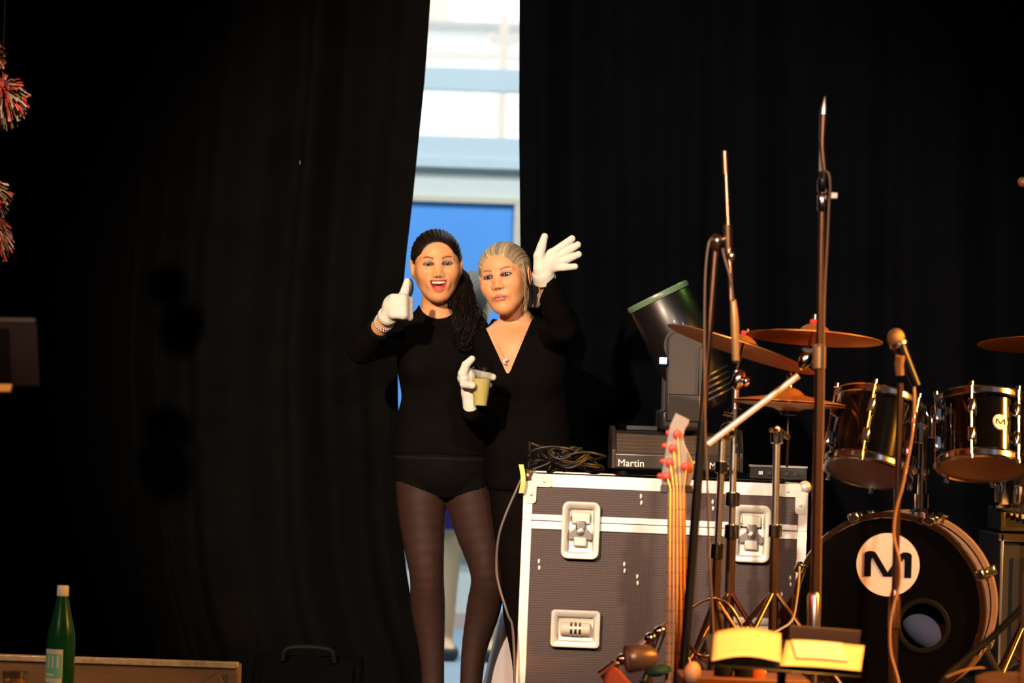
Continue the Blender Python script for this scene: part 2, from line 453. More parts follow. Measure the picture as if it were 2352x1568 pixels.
# ------------------------------------------------------------------ curtains
def curtain(name, edge_px, Y, xfar, m, label, seed, side):
    r = np.random.default_rng(seed)
    zs = np.linspace(0.004, 4.99, 90)
    ep = np.array(edge_px, float)
    ez = np.array([W(a, b, Y).z for a, b in ep]); ex = np.array([W(a, b, Y).x for a, b in ep])
    o = np.argsort(ez); xe = np.interp(zs, ez[o], ex[o])
    nu = 620
    u = np.linspace(0, 1, nu) ** 0.8          # denser towards... the hem edge
    s = u * 6.0
    amp = np.zeros(nu); ph = r.uniform(0, 7, 12)
    fold = (np.sin(s * 2 * math.pi * 1.9 + 1.2 * np.sin(s * 1.7 + ph[0]) + ph[1]) * .6
            + np.sin(s * 2 * math.pi * 3.7 + 1.5 * np.sin(s * 2.3 + ph[2]) + ph[3]) * .35
            + np.sin(s * 2 * math.pi * 0.7 + ph[4]) * .5)
    fold2 = np.sin(s * 2 * math.pi * 7.9 + 2.0 * np.sin(s * 3.1 + ph[5]) + ph[6])
    P = np.zeros((nu, len(zs), 3))
    for j, z in enumerate(zs):
        w = .5 + .5 * math.cos(min(z, 5) / 5 * math.pi)
        drift = .06 * np.sin(z * .9 + s * .8 + ph[7])
        f = np.interp(s + drift * .12, s, fold); f2 = np.interp(s + drift * .10, s, fold2)
        fade = np.clip((1 - u) / .015, 0, 1)
        P[:, j, 0] = xfar + (xe[j] - xfar) * u + (f2 * .008 + .018 * np.cos(s * 12 + z)) * fade
        P[:, j, 1] = Y + (f * (.044 + .018 * w) + f2 * (.012 + .006 * w)) * (0.25 + .75 * fade)
        P[:, j, 2] = z
    g = G().grid(P)
    o = solo(name, g, m, label, 'curtain', 'black stage curtains', sharp=0, origin=np.array((xe[0], Y, 0.0)))
    md = o.modifiers.new('solid', 'SOLIDIFY'); md.thickness = .004
    return o
lc = curtain('stage_curtain', [(990, -200), (988, 0), (975, 180), (960, 330), (946, 470), (932, 590), (920, 720), (913, 830), (914, 940), (920, 1050), (924, 1200), (930, 1290), (946, 1390), (968, 1470), (990, 1530), (1000, 1600), (1005, 1760)],
        10.22, -6.99, M_curtL, 'black velvet stage curtain left of the bright gap, pulled aside', 3, -1)
curtain('stage_curtain', [(1192, -300), (1193, 0), (1192, 300), (1195, 560), (1202, 800), (1206, 1000), (1208, 1300), (1210, 1700)],
        10.26, 6.99, M_curtR, 'black velvet stage curtain right of the bright gap, behind the drums', 11, 1)
c_ = W(686, 370, 10.15); _v = np.array([v.co[:] for v in lc.data.vertices]) + np.array(lc.location)
c_.y = float(_v[np.argmin(np.hypot(_v[:, 0] - c_.x, _v[:, 2] - c_.z)), 1]) - .004
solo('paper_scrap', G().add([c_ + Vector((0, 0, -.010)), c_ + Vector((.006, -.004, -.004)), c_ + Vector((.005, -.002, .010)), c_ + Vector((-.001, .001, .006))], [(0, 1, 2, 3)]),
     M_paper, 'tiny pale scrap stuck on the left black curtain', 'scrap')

# ------------------------------------------------------------------ implicit-surface modelling for the people
def smin(a, b, k):
    if k <= 0: return np.minimum(a, b)
    h = np.maximum(k - np.abs(a - b), 0) / k
    return np.minimum(a, b) - h * h * k * .25

def smax(a, b, k): return -smin(-a, -b, k)

class Sdf:
    def __init__(s): s.ops = []
    def rc(s, p1, p2, r1, r2=None, k=.01, op='u', m=.03):
        p1 = np.array(tuple(p1), float); p2 = np.array(tuple(p2), float); r2 = r1 if r2 is None else r2
        R = max(r1, r2) + k + m
        d = p2 - p1; L = float(d @ d) + 1e-12
        def fn(X, Y, Z):
            t = np.clip(((X - p1[0]) * d[0] + (Y - p1[1]) * d[1] + (Z - p1[2]) * d[2]) / L, 0, 1)
            return np.sqrt((X - p1[0] - t * d[0]) ** 2 + (Y - p1[1] - t * d[1]) ** 2 + (Z - p1[2] - t * d[2]) ** 2) - (r1 + t * (r2 - r1))
        s.ops.append((fn, np.minimum(p1, p2) - R, np.maximum(p1, p2) + R, k, op)); return s
    def chain(s, pts, rs, k=.01, op='u'):
        if len(pts) > 3 and rs[0] > .03:
            n = (len(pts) - 1) * 4 + 1
            A = spline([tuple(p) + (0.0,) if False else tuple(p) for p in pts], n); rs = spline([(r, 0, 0) for r in rs], n)[:, 0]; pts = A; k = min(k, .006)
        for i in range(len(pts) - 1): s.rc(pts[i], pts[i + 1], rs[i], rs[i + 1], k if i == 0 else k * .3, op)
        return s
    def ell(s, c, r, R=None, k=.01, op='u', m=.03):
        c = np.array(tuple(c), float); r = np.array(tuple(r), float) if not np.isscalar(r) else np.full(3, float(r))
        Rm = np.eye(3) if R is None else np.array(R, float)
        def fn(X, Y, Z):
            x, y, z = X - c[0], Y - c[1], Z - c[2]
            a = Rm[0, 0] * x + Rm[1, 0] * y + Rm[2, 0] * z
            b = Rm[0, 1] * x + Rm[1, 1] * y + Rm[2, 1] * z
            e = Rm[0, 2] * x + Rm[1, 2] * y + Rm[2, 2] * z
            k0 = np.sqrt((a / r[0]) ** 2 + (b / r[1]) ** 2 + (e / r[2]) ** 2)
            k1 = np.sqrt((a / r[0] ** 2) ** 2 + (b / r[1] ** 2) ** 2 + (e / r[2] ** 2) ** 2) + 1e-9
            return k0 * (k0 - 1) / k1
        e = np.sqrt((Rm ** 2) @ (r ** 2)) + k + m
        s.ops.append((fn, c - e, c + e, k, op)); return s
    def loft(s, zs, cx, cy, a, b, k=.02, m=.04):
        zs = np.array(zs, float); o = np.argsort(zs); zs = zs[o]
        cx, cy, a, b = [np.array(q, float)[o] for q in (cx, cy, a, b)]
        zd = np.linspace(zs[0], zs[-1], 200)
        def sm(q):
            y = np.interp(zd, zs, q); kk = np.ones(15) / 15
            return np.convolve(np.pad(y, 7, mode='edge'), kk, 'valid')
        qx, qy, qa, qb = map(sm, (cx, cy, a, b))
        def fn(X, Y, Z):
            X0, Y0, A, B = [np.interp(Z.ravel(), zd, q).reshape(Z.shape) for q in (qx, qy, qa, qb)]
            kk = np.sqrt(((X - X0) / A) ** 2 + ((Y - Y0) / B) ** 2)
            return np.maximum((kk - 1) * np.minimum(A, B), np.maximum(zs[0] - Z, Z - zs[-1]) + 0 * X)
        lo = np.array(((cx - a).min(), (cy - b).min(), zs[0])) - m; hi = np.array(((cx + a).max(), (cy + b).max(), zs[-1])) + m
        s.ops.append((fn, lo, hi, k, 'u')); return s
    def bounds(s):
        return np.min([o[1] for o in s.ops if o[4] == 'u'], 0), np.max([o[2] for o in s.ops if o[4] == 'u'], 0)

class Field:
    def __init__(s, lo, hi, h):
        s.lo = np.array(lo, float); s.h = h
        n = np.ceil((np.array(hi, float) - s.lo) / h).astype(int) + 1
        s.ax = [s.lo[i] + h * np.arange(n[i]) for i in range(3)]
        s.f = np.full(n, .5, np.float32)
    def XYZ(s): return s.ax[0][:, None, None], s.ax[1][None, :, None], s.ax[2][None, None, :]
    def run(s, sdf):
        for fn, lo, hi, k, op in sdf.ops:
            sl = []
            for i in range(3):
                a = max(0, int(np.searchsorted(s.ax[i], lo[i]))); b = min(len(s.ax[i]), int(np.searchsorted(s.ax[i], hi[i])))
                sl.append(slice(a, b))
            if any(q.stop <= q.start for q in sl): continue
            X = s.ax[0][sl[0]][:, None, None]; Y = s.ax[1][sl[1]][None, :, None]; Z = s.ax[2][sl[2]][None, None, :]
            d = fn(X, Y, Z).astype(np.float32); a = s.f[tuple(sl)]
            s.f[tuple(sl)] = smin(a, d, k) if op == 'u' else smax(a, -d, k)
        return s

def nets(F, lo, h):
    s = F < 0
    nx, ny, nz = F.shape
    cnt = np.zeros((nx - 1, ny - 1, nz - 1), np.int8)
    for i in (0, 1):
        for j in (0, 1):
            for k in (0, 1): cnt += s[i:nx - 1 + i, j:ny - 1 + j, k:nz - 1 + k]
    act = (cnt > 0) & (cnt < 8)
    I, J, K = np.nonzero(act)
    idx = np.full(cnt.shape, -1, np.int64); idx[I, J, K] = np.arange(len(I))
    acc = np.zeros((len(I), 3)); num = np.zeros(len(I))
    C = [(i, j, k) for i in (0, 1) for j in (0, 1) for k in (0, 1)]
    for c in C:
        for ax in range(3):
            if c[ax]: continue
            d = list(c); d[ax] = 1
            a = F[I + c[0], J + c[1], K + c[2]].astype(float); b = F[I + d[0], J + d[1], K + d[2]].astype(float)
            x = (a < 0) != (b < 0)
            t = np.where(x, a / np.where(x, a - b, 1), 0)
            p = np.array(c, float)[None, :].repeat(len(I), 0); p[:, ax] += t
            acc += np.where(x[:, None], p, 0); num += x
    V = lo + h * (np.stack([I, J, K], 1) + acc / num[:, None])
    Q = []
    for ax in range(3):
        sh = [slice(1, -1)] * 3; a0 = [slice(1, -1)] * 3; a1 = [slice(1, -1)] * 3
        a0[ax] = slice(0, -1); a1[ax] = slice(1, None)
        A = s[tuple(a0)]; B = s[tuple(a1)]
        for flip in (False, True):
            e = np.nonzero((~A & B) if flip else (A & ~B))
            E = [q.copy() for q in e]
            for q in range(3):
                if q != ax: E[q] = E[q] + 1
            u, v = [(1, 2), (2, 0), (0, 1)][ax]
            def cell(du, dv):
                c = [q.copy() for q in E]; c[u] = c[u] - du; c[v] = c[v] - dv
                return idx[c[0], c[1], c[2]]
            q4 = np.stack([cell(1, 1), cell(0, 1), cell(0, 0), cell(1, 0)], 1)
            if flip: q4 = q4[:, ::-1]
            Q.append(q4)
    Q = np.concatenate(Q); Q = Q[(Q >= 0).all(1)]
    return V, Q

def mesh_of(F, fld):
    return nets(F, fld.lo, fld.h)

def sstep(a, b, x):
    t = np.clip((x - a) / (b - a), 0, 1); return t * t * (3 - 2 * t)

def rot(yaw, tilt, pitch=0):
    return np.array(Matrix.Rotation(R_(yaw), 3, 'Z') @ Matrix.Rotation(R_(tilt), 3, 'Y') @ Matrix.Rotation(R_(pitch), 3, 'X'))

class Head:
    """local frame: x to the photo's right, -y out of the face, z up, origin mid-height"""
    def __init__(h, C, R, s=1.0, smile=False, open_=.0055):
        h.C = np.array(tuple(C), float); h.R = R; h.s = s; h.smile = smile; h.open_ = open_
    def p(h, x, y, z): return h.C + h.R @ (np.array((x, y, z)) * h.s)
    def loc(h, V): return ((V - h.C) @ h.R) / h.s
    def eye_c(h, sx): return (sx * .0305, -.0705, .008)
    def add(h, S):
        s = h.s
        E = lambda c, r, k=.012, op='u', R=None: S.ell(h.p(*c), np.array(r) * s, h.R if R is None else h.R @ R, k * s, op)
        C = lambda a, b, r1, r2, k=.01, op='u': S.rc(h.p(*a), h.p(*b), r1 * s, r2 * s, k * s, op)
        E((0, .020, .030), (.0735, .090, .081), .0)                 # cranium
        E((0, -.030, .043), (.061, .050, .050), .03)               # forehead
        E((0, -.030, -.020), (.0625, .057, .064), .035)             # mid face
        E((0, -.036, -.066), (.041, .043, .043), .03)              # jaw
        E((0, -.072, -.094), (.017, .017, .0165), .022)            # chin
        for q in (-1, 1):
            C((q * .050, .0, -.032), (q * .017, -.058, -.088), .019, .014, .035)      # jaw line
            ck = .004 if h.smile else 0
            E((q * .040, -.062, -.022 + ck), (.021, .021, .023), .034)               # cheek
            E((q * .031, -.094, .009), (.017, .013, .0125), .014, 's')             # socket
            C((q * .012, -.081, .0215), (q * .044, -.070, .0235), .0062, .0055, .012) # brow
            E(h.eye_c(q), (.0142, .0142, .0132), .004)                              # lids
            E((q * .0305, -.090, .0075), (.0138, .020, h.open_), .002, 's')           # lid opening
            E((q * .077, .012, -.006), (.0085, .018, .031), .006, 'u', rot(q * 18, q * 6, 8))  # ear
            E((q * .083, .006, -.003), (.005, .011, .020), .004, 's', rot(q * 18, q * 6, 8))
        C((0, -.079, .014), (0, -.0985, -.024), .0082, .0100, .018)                   # nose
        for q in (-1, 1):
            E((q * .0115, -.0915, -.0285), (.0078, .0095, .0068), .007)
            E((q * .0062, -.0965, -.0355), (.0038, .0050, .0035), .002, 's')         # nostril
        if h.smile:
            E((0, -.0800, -.0560), (.034, .013, .026), .014)                          # muzzle
            up = lambda t: (.0285 * t, -.0915 + .013 * t * t, -.0440 + .0015 * t * t)
            dn = lambda t: (.0265 * t, -.0915 + .012 * t * t, -.0765 + .0300 * abs(t) ** 2.4)
            for f, r in ((up, .0030), (dn, .0046)):
                T = np.linspace(-1, 1, 9)
                for i in range(8): C(f(T[i]), f(T[i + 1]), r * (1 - .45 * abs(T[i])), r * (1 - .45 * abs(T[i + 1])), .006)
            c0 = h.p(0, -.094, -.0465); Rm = h.R; rad = np.array((.0262, .034, .0275)) * s
            def mouth(X, Y, Z):
                x, y, z = X - c0[0], Y - c0[1], Z - c0[2]
                a = Rm[0, 0] * x + Rm[1, 0] * y + Rm[2, 0] * z; b = Rm[0, 1] * x + Rm[1, 1] * y + Rm[2, 1] * z; e = Rm[0, 2] * x + Rm[1, 2] * y + Rm[2, 2] * z
                q = np.sqrt((a / rad[0]) ** 2 + (b / rad[1]) ** 2 + (e / rad[2]) ** 2)
                return smax((q - 1) * .024, e - 2.2 * a * a - .0002, .003)
            S.ops.append((mouth, c0 - .06, c0 + .06, .002, 's'))
        else:
            E((0, -.081, -.058), (.026, .013, .020), .014)
            for q in (-1, 1):
                C((0, -.0950, -.0565), (q * .0205, -.0855, -.0605), .0046, .0026, .005)   # upper lip
            C((-.011, -.0925, -.0675), (.011, -.0925, -.0675), .0054, .0054, .005)         # lower lip
            C((-.021, -.0925, -.0618), (.021, -.0925, -.0618), .0014, .0014, .002, 's')     # line between the lips
    def colours(h, V, base, lipc, browc, shadow=.5):
        L = h.loc(V); x, y, z = L[:, 0], L[:, 1], L[:, 2]; ax = np.abs(x)
        c = np.tile(np.array(base, float), (len(V), 1))
        front = sstep(-.035, -.055, y)
        def mix(w, col):
            nonlocal c
            w = np.clip(w, 0, 1)[:, None]; c = c * (1 - w) + np.array(col) * w
        blush = np.exp(-(((ax - .040) / .018) ** 2 + ((z + .020) / .016) ** 2)) * front
        mix(blush * .14, (base[0] * 1.02, base[1] * .68, base[2] * .62))
        mix(np.exp(-((x / .012) ** 2 + ((z + .028) / .012) ** 2)) * front * .3, (base[0], base[1] * .72, base[2] * .65))
        bz = .0265 + .006 * np.sin(np.clip((ax - .012) / .034, 0, 1) * math.pi * .75) - .003
        brow = (1 - sstep(.0020, .0042, np.abs(z - bz))) * sstep(.011, .015, ax) * (1 - sstep(.042, .050, ax)) * front
        mix(brow * .9, browc)
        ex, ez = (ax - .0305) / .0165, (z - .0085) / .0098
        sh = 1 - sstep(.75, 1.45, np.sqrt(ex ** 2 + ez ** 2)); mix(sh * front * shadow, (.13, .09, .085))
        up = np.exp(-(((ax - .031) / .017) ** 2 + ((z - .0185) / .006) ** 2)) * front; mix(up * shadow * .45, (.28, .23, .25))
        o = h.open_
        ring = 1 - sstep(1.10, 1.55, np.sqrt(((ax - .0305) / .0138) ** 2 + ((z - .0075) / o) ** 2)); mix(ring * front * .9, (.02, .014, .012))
        if h.smile:
            T = np.clip(ax / .028, 0, 1)
            zu = -.0465 + 2.2 * x * x; zd = -.0465 - .0275 * np.sqrt(np.clip(1 - (x / .0262) ** 2, 0, 1))
            lipm = sstep(-.066, -.074, y) * (1 - sstep(.0265, .031, ax))
            mix((1 - sstep(.0030, .0055, z - zu)) * (z > zd) * lipm * .65, lipc)
            mix((1 - sstep(.0065, .0090, zd - z)) * (z < zu) * (zd - z > -.004) * lipm * .85, lipc)
            inside = (z < zu - .0004) & (z > zd + .0008) & (ax < .027) & (y > -.0875 + .012 * T * T) & (y < -.03)
            mix(inside.astype(float), (.42, .05, .035))
        else:
            lz = np.where(z > -.062, (z + .062) / (.0098 * (1 - (ax / .032) ** 2 + 1e-3)), (z + .062) / (.0118 * (1 - (ax / .030) ** 2 + 1e-3)))
            q = np.where(ax < .026, np.abs(lz), 9)
            mix((1 - sstep(.82, 1.1, q)) * sstep(-.068, -.078, y), lipc)
            mix((1 - sstep(.0008, .0022, np.abs(z + .0618))) * (ax < .021) * sstep(-.07, -.08, y) * .8, (.12, .03, .025))
        for q in (-1, 1):
            d = np.sqrt(((x - q * .0062) / .0045) ** 2 + ((y + .0965) / .006) ** 2 + ((z + .036) / .004) ** 2)
            mix((1 - sstep(.8, 1.2, d)) * .7, (.10, .03, .02))
        return c
    def eyes(h, parent, iris):
        for q in (-1, 1):
            g = G().ell((0, 0, 0), (1, 1, 1), n=28, m=20)
            V = np.array(g.v); V = V[:, [0, 2, 1]] * np.array((1, -1, 1))     # pole to -y
            fx = .06 * q * 0
            ang = np.arccos(np.clip(-V[:, 1], -1, 1)) * .0125
            col = np.where(ang[:, None] < .0026, (.005, .004, .004), np.where(ang[:, None] < .0062, iris, (.36, .32, .29)))
            c = np.array(h.eye_c(q))
            P = np.array([h.p(*(c + v * .0124)) for v in V])
            part('eye', (P, g.f), M_eye, parent, cols=col, sharp=0)

def cap_hair(h, grow=.009, hairline=.078, gather=(0.02, .10, .02), cut_r=(.064, .078, .110), low=-.045, strands=46, depth=.0014):
    """scalp hair pulled back towards a gather point"""
    S = Sdf(); s = h.s
    S.ell(h.p(0, .022, .031), np.array((.0735 + grow, .091 + grow, .081 + grow)) * s, h.R, 0)
    S.ell(h.p(0, -.020, .046), np.array((.0635 + grow * .6, .061, .048 + grow * .8)) * s, h.R, .02)
    S.ell(h.p(0, -.105, hairline - cut_r[2]), np.array(cut_r) * s, h.R, .006, 's')
    S.ell(h.p(0, -.105, hairline - .062), np.array((.060, .080, .058)) * s, h.R, .006, 's')
    for q in (-1, 1):
        S.ell(h.p(q * .085, -.002, -.022), np.array((.020, .032, .036)) * s, h.R, .006, 's')
    lo, hi = S.bounds(); f = Field(lo, hi, .0024).run(S)
    X, Y, Z = f.XYZ(); P = np.stack(np.broadcast_arrays(X, Y, Z), -1)
    L = ((P - h.C) @ h.R) / s
    F = np.maximum(f.f, (low - .25 * (L[..., 1]) - L[..., 2]))
    ph = np.arctan2(L[..., 0] - gather[0], L[..., 2] - gather[2])
    dep = depth * (.25 + .75 * sstep(-.075, -.01, L[..., 1]))
    F = F + dep * np.sin(ph * strands + 3 * np.sin(ph * 5)) + dep * .6 * np.sin(ph * strands * 2.3 + 1)
    V, Q = mesh_of(F.astype(np.float32), f)
    L = h.loc(V); ph = np.arctan2(L[:, 0] - gather[0], L[:, 2] - gather[2])
    tb = np.random.default_rng(strands).uniform(.35, 1.35, 360); tb2 = np.random.default_rng(strands + 1).uniform(.7, 1.25, 60)
    k = np.interp((ph + math.pi) / 6.2832 * 360, np.arange(360), tb) * np.interp((ph + math.pi) / 6.2832 * 60, np.arange(60), tb2)
    return V, Q, k

def box_sdf(X, Y, Z, lo, hi):
    return np.maximum.reduce(np.broadcast_arrays(lo[0] - X, X - hi[0], lo[1] - Y, Y - hi[1], lo[2] - Z, Z - hi[2]))

def lerp(a, b, t): return Vector(a) * (1 - t) + Vector(b) * t

def torso(S, Y, rows, k=.02):
    sc_ = FPX / Y
    P = [W(r[1], r[0], Y + (r[4] if len(r) > 4 else 0)) for r in rows]
    S.loft([p.z for p in P], [p.x for p in P], [p.y for p in P], [r[2] / sc_ for r in rows], [r[3] for r in rows], k)

# ---- the laughing dark-haired woman
Y1 = 9.90
H1 = Head(W(1003, 611, Y1 - .01), rot(4, -4.0, 3), 1.0, smile=True, open_=.0042)
B1 = Sdf()
torso(B1, Y1, [(738, 1008, 52, .055, .03), (752, 1010, 78, .070, .02), (775, 1010, 88, .085), (805, 1011, 90, .092), (850, 1012, 92, .100), (915, 1015, 83, .086),
               (960, 1016, 96, .098), (1030, 1018, 108, .112), (1080, 1018, 110, .116), (1118, 1020, 92, .100), (1138, 1021, 60, .07)])
for px in (974, 1046): B1.ell(W(px, 838, Y1 - .065), (.055, .05, .055), None, .03)
B1.rc(W(1003, 668, Y1 + .02), W(1004, 748, Y1 + .035), .047, .054, .02)
sL1, sR1 = W(940, 762, Y1 + .015), W(1082, 757, Y1 + .03)
for q in (sL1, sR1): B1.rc(W(1004, 742, Y1 + .04), q, .046, .044, .03)
eL1, wL1 = W(832, 803, Y1 - .13), W(884, 737, Y1 - .28)
B1.chain([sL1, lerp(sL1, eL1, .55), eL1], [.047, .043, .036], .012)
B1.chain([eL1, lerp(eL1, wL1, .35), wL1, W(894, 722, Y1 - .29)], [.036, .037, .0245, .023], .012)
eR1, wR1 = W(1128, 880, Y1 + .10), W(1195, 935, Y1 + .11)
B1.chain([sR1, lerp(sR1, eR1, .5), eR1], [.047, .043, .036], .012)
B1.chain([eR1, wR1, W(1240, 945, Y1 + .11)], [.036, .025, .022], .012)
legs1 = [[(968, 1085), (970, 1200), (980, 1318), (983, 1395), (992, 1500), (997, 1640)], [(1072, 1085), (1092, 1200), (1120, 1315), (1111, 1395), (1088, 1500), (1078, 1640)]]
for L in legs1:
    P = [W(a, b, Y1 + (0, -.01, -.02, .01, .02, .03)[i]) for i, (a, b) in enumerate(L)]
    B1.chain(P, [.083, .070, .052, .052, .037, .030], .02)
    an = P[-1]
    B1.rc(an, (an.x, an.y + .02, .045), .030, .032, .015); B1.rc((an.x, an.y + .03, .04), (an.x, an.y - .13, .03), .034, .027, .02)
H1.add(B1)

lo, hi = B1.bounds()
fc1 = Field(lo, hi, .006).run(B1)
flo, fhi = np.array((H1.C[0] - .115, Y1 - .17, W(1003, 790, Y1).z)), np.array((H1.C[0] + .125, Y1 + .19, H1.C[2] + .16))
ff1 = Field(flo, fhi, .0017).run(B1)

def skin_mesh(fc, ff, flo, fhi):
    X, Y, Z = fc.XYZ()
    A = np.maximum(fc.f, -box_sdf(X, Y, Z, flo + .012, fhi - .012))
    X, Y, Z = ff.XYZ()
    B = np.maximum(ff.f, box_sdf(X, Y, Z, flo + .004, fhi - .004))
    V1, Q1 = mesh_of(A.astype(np.float32), fc); V2, Q2 = mesh_of(B.astype(np.float32), ff)
    return np.vstack([V1, V2]), np.vstack([Q1, Q2 + len(V1)])

SKIN1 = (.70, .315, .135); SKIN2 = (.72, .325, .155)
V, Q = skin_mesh(fc1, ff1, flo, fhi)
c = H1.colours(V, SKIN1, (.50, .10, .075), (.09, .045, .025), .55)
person1 = solo('person', (V, Q), M_skin, 'laughing dark-haired person in black with raised gloved fist, beside the left curtain', 'person', cols=c, sharp=0,
               origin=np.array((W(1030, 1600, Y1).x, Y1, 0)))
H1.eyes(person1, (.030, .020, .014))
# mouth: upper teeth and tongue
tg = G()
for i in range(10):
    t = (i - 4.5) / 4.5
    x = .0228 * t; y = -.0850 + .012 * t * t
    tg.ell(H1.p(x, y, -.0495 + .0016 * t * t), np.array((.0034, .003, .0078 - .0018 * abs(t))), H1.R, 10, 8)
part('teeth', tg, M_teeth, person1, sharp=0)
part('tongue', G().ell(H1.p(0, -.074, -.0700), (.0185, .015, .0085), H1.R, 20, 12), mat('tongue_red', (.62, .10, .07), .35, noise=(60, .1)), person1, sharp=0)

def cloth(fc, off, *cuts):
    X, Y, Z = fc.XYZ(); F = fc.f - off
    for c_ in cuts: F = np.maximum(F, c_(X, Y, Z))
    return mesh_of(np.asarray(F, np.float32), fc)
def above(z): return lambda X, Y, Z: z - Z + 0 * X
def below(z): return lambda X, Y, Z: Z - z + 0 * X
def not_ell(c, r):
    c = np.array(tuple(c)); r = np.array(r)
    def fn(X, Y, Z):
        k = np.sqrt(((X - c[0]) / r[0]) ** 2 + ((Y - c[1]) / r[1]) ** 2 + ((Z - c[2]) / r[2]) ** 2)
        return (1 - k) * r.min()
    return fn
def before(p, d):
    """keep the side of the plane through p that lies against direction d"""
    p = np.array(tuple(p)); d = nrm(np.array(tuple(d)))
    return lambda X, Y, Z: (X - p[0]) * d[0] + (Y - p[1]) * d[1] + (Z - p[2]) * d[2]
def cuff_cut(p, d, rad):
    """remove everything past point p in direction d, within a ball"""
    p = np.array(tuple(p)); d = nrm(np.array(tuple(d)))
    def fn(X, Y, Z):
        a = (X - p[0]) * d[0] + (Y - p[1]) * d[1] + (Z - p[2]) * d[2]
        b = rad - np.sqrt((X - p[0]) ** 2 + (Y - p[1]) ** 2 + (Z - p[2]) ** 2)
        return np.minimum(a, b)
    return fn

zsh = W(1020, 1043, Y1).z
V, Q = cloth(fc1, .009, above(zsh), not_ell(W(1008, 677, Y1), (.070, .24, .078)), not_ell(W(1003, 600, Y1), (.13, .2, .135)),
             cuff_cut(lerp(eL1, wL1, .78), wL1 - eL1, .15))
part('top', (V, Q), M_top, person1, sharp=0, label='black long-sleeved scoop-neck top')
zcr = W(1028, 1137, Y1).z
def shorts_cut(X, Y, Z):
    xc = W(1028, 1100, Y1).x
    z0 = zcr - .012 + np.clip((np.abs(X - xc)) / .15, 0, 1) * .052
    return z0 - Z + 0 * Y
V, Q = cloth(fc1, .0055, below(zsh + .03), shorts_cut)
sh1 = part('shorts', (V, Q), M_short, person1, sharp=0, label='black hot pants')
V, Q = cloth(fc1, .0078, below(zsh - .006), above(zsh - .020))
part('waistband', (V, Q), mat('waistband_brown', (.010, .0065, .005), .8, spec=.06, noise=(40, .2)), sh1, sharp=0)
V, Q = cloth(fc1, .0028, below(zsh + .01), above(-1))
part('tights', (V, Q), M_tights, person1, sharp=0, label='sheer dark brown tights')

# dark hair and wavy ponytail over the shoulder
V, Q, hk_ = cap_hair(H1, .008, .083, (.03, .10, -.02), (.067, .078, .112), -.05, 60, .0010)
hair1 = part('hair', (V, Q), M_hairb2, person1, sharp=0, cols=hk_[:, None] * np.array((.011, .006, .0042)), label='dark brown hair pulled to one side')
pg = G(); rr = np.random.default_rng(5)
path = [H1.p(.035, .075, .015), H1.p(.078, .030, -.035), np.array(W(1062, 690, Y1 - .03)), np.array(W(1078, 735, Y1 - .09)), np.array(W(1076, 775, Y1 - .115)), np.array(W(1068, 815, Y1 - .125))]
wid = [.014, .022, .036, .046, .040, .018]
for i in range(300):
    a = rr.uniform(0, 6.28); rad = math.sqrt(rr.uniform(0, 1)); end = rr.uniform(.75, 1.0)
    pts = [p + w * rad * np.array((math.cos(a), .55 * math.sin(a), 0)) for p, w in zip(path, wid)]
    P = spline(pts, 26)[:int(26 * end)]
    n = len(P); ph = rr.uniform(0, 6.28); fr = rr.uniform(.55, .8)
    wv = np.clip(np.arange(n) / 10, 0, 1)[:, None]
    P = P + wv * rr.uniform(.007, .016) * np.stack([np.sin(np.arange(n) * fr + ph), np.cos(np.arange(n) * fr + ph), 0 * np.arange(n)], 1)
    pg.tube(P, np.linspace(.0030, .0012, n), 4)
part('ponytail', pg, M_hairb, hair1, sharp=0, kind='stuff')
wg = G()
for i in range(10):
    a = H1.p(.060 + .004 * rr.normal(), .02, .06 - .008 * i); wg.tube(spline([a, a + np.array((.018, -.01, -.012)), a + np.array((.020 + .004 * rr.normal(), -.012, -.05)), a + np.array((.030, -.01, -.10))], 12), np.linspace(.0014, .0004, 12), 4)
part('loose_strands', wg, M_hairb, hair1, sharp=0, kind='stuff')
M_dark = mat('earring_dark', (.012, .013, .022), .3, noise=(30, .2))
e0 = H1.p(-.083, .004, -.036)
part('earring', G().ell(e0 + np.array((-.004, .02, -.030)), (.013, .004, .030)), M_dark, person1, sharp=0, label='large dark drop earring')
part('earring', G().ell(H1.p(.083, .004, -.036) + np.array((.004, .02, -.030)), (.013, .004, .030)), M_dark, person1, sharp=0, label='large dark drop earring')
part('nose_ring', G().tube([H1.p(.0165 + .0035 * math.cos(a), -.096 - .001 * math.sin(a), -.0300 + .0042 * math.sin(a)) for a in np.linspace(0, 6.28, 17)[:-1]], .0007, 6, closed=True), M_silver, person1, sharp=0)
# raised fist in a white glove, thumb up
YH = Y1 - .31
HS = Sdf()
h_ = lambda px, py, dy=0: W(px, py, YH + dy)
HS.rc(h_(889, 728, .01), h_(903, 708), .026, .032, .01)
HS.ell(h_(904, 701, .0), (.033, .030, .036), None, .012)
for i, (ya, yb) in enumerate(((684, 690), (697, 703), (710, 716), (722, 728))):
    HS.rc(h_(903, ya, -.022), h_(926, ya + 1, -.026), .0135, .0130, .010)
    HS.rc(h_(926, ya + 1, -.026), h_(940, yb, .0), .0130, .0120, .008)
    HS.rc(h_(940, yb, .0), h_(922, yb + 2, .014), .0120, .011, .004)
HS.chain([h_(908, 696, -.01), h_(925, 683, -.012), h_(931, 665, -.010), h_(935, 646, -.006)], [.020, .0165, .0135, .0105], .008)
lo, hi = HS.bounds(); fh = Field(lo, hi, .0018).run(HS); V, Q = mesh_of(fh.f, fh)
gl = part('glove', (V, Q), M_glove, person1, sharp=0, label='white cotton glove closed in a thumbs-up fist')
cf = G(); cc = np.array(h_(889, 727, .01)); u, v, a = frame_of(np.array(wL1) - np.array(eL1))
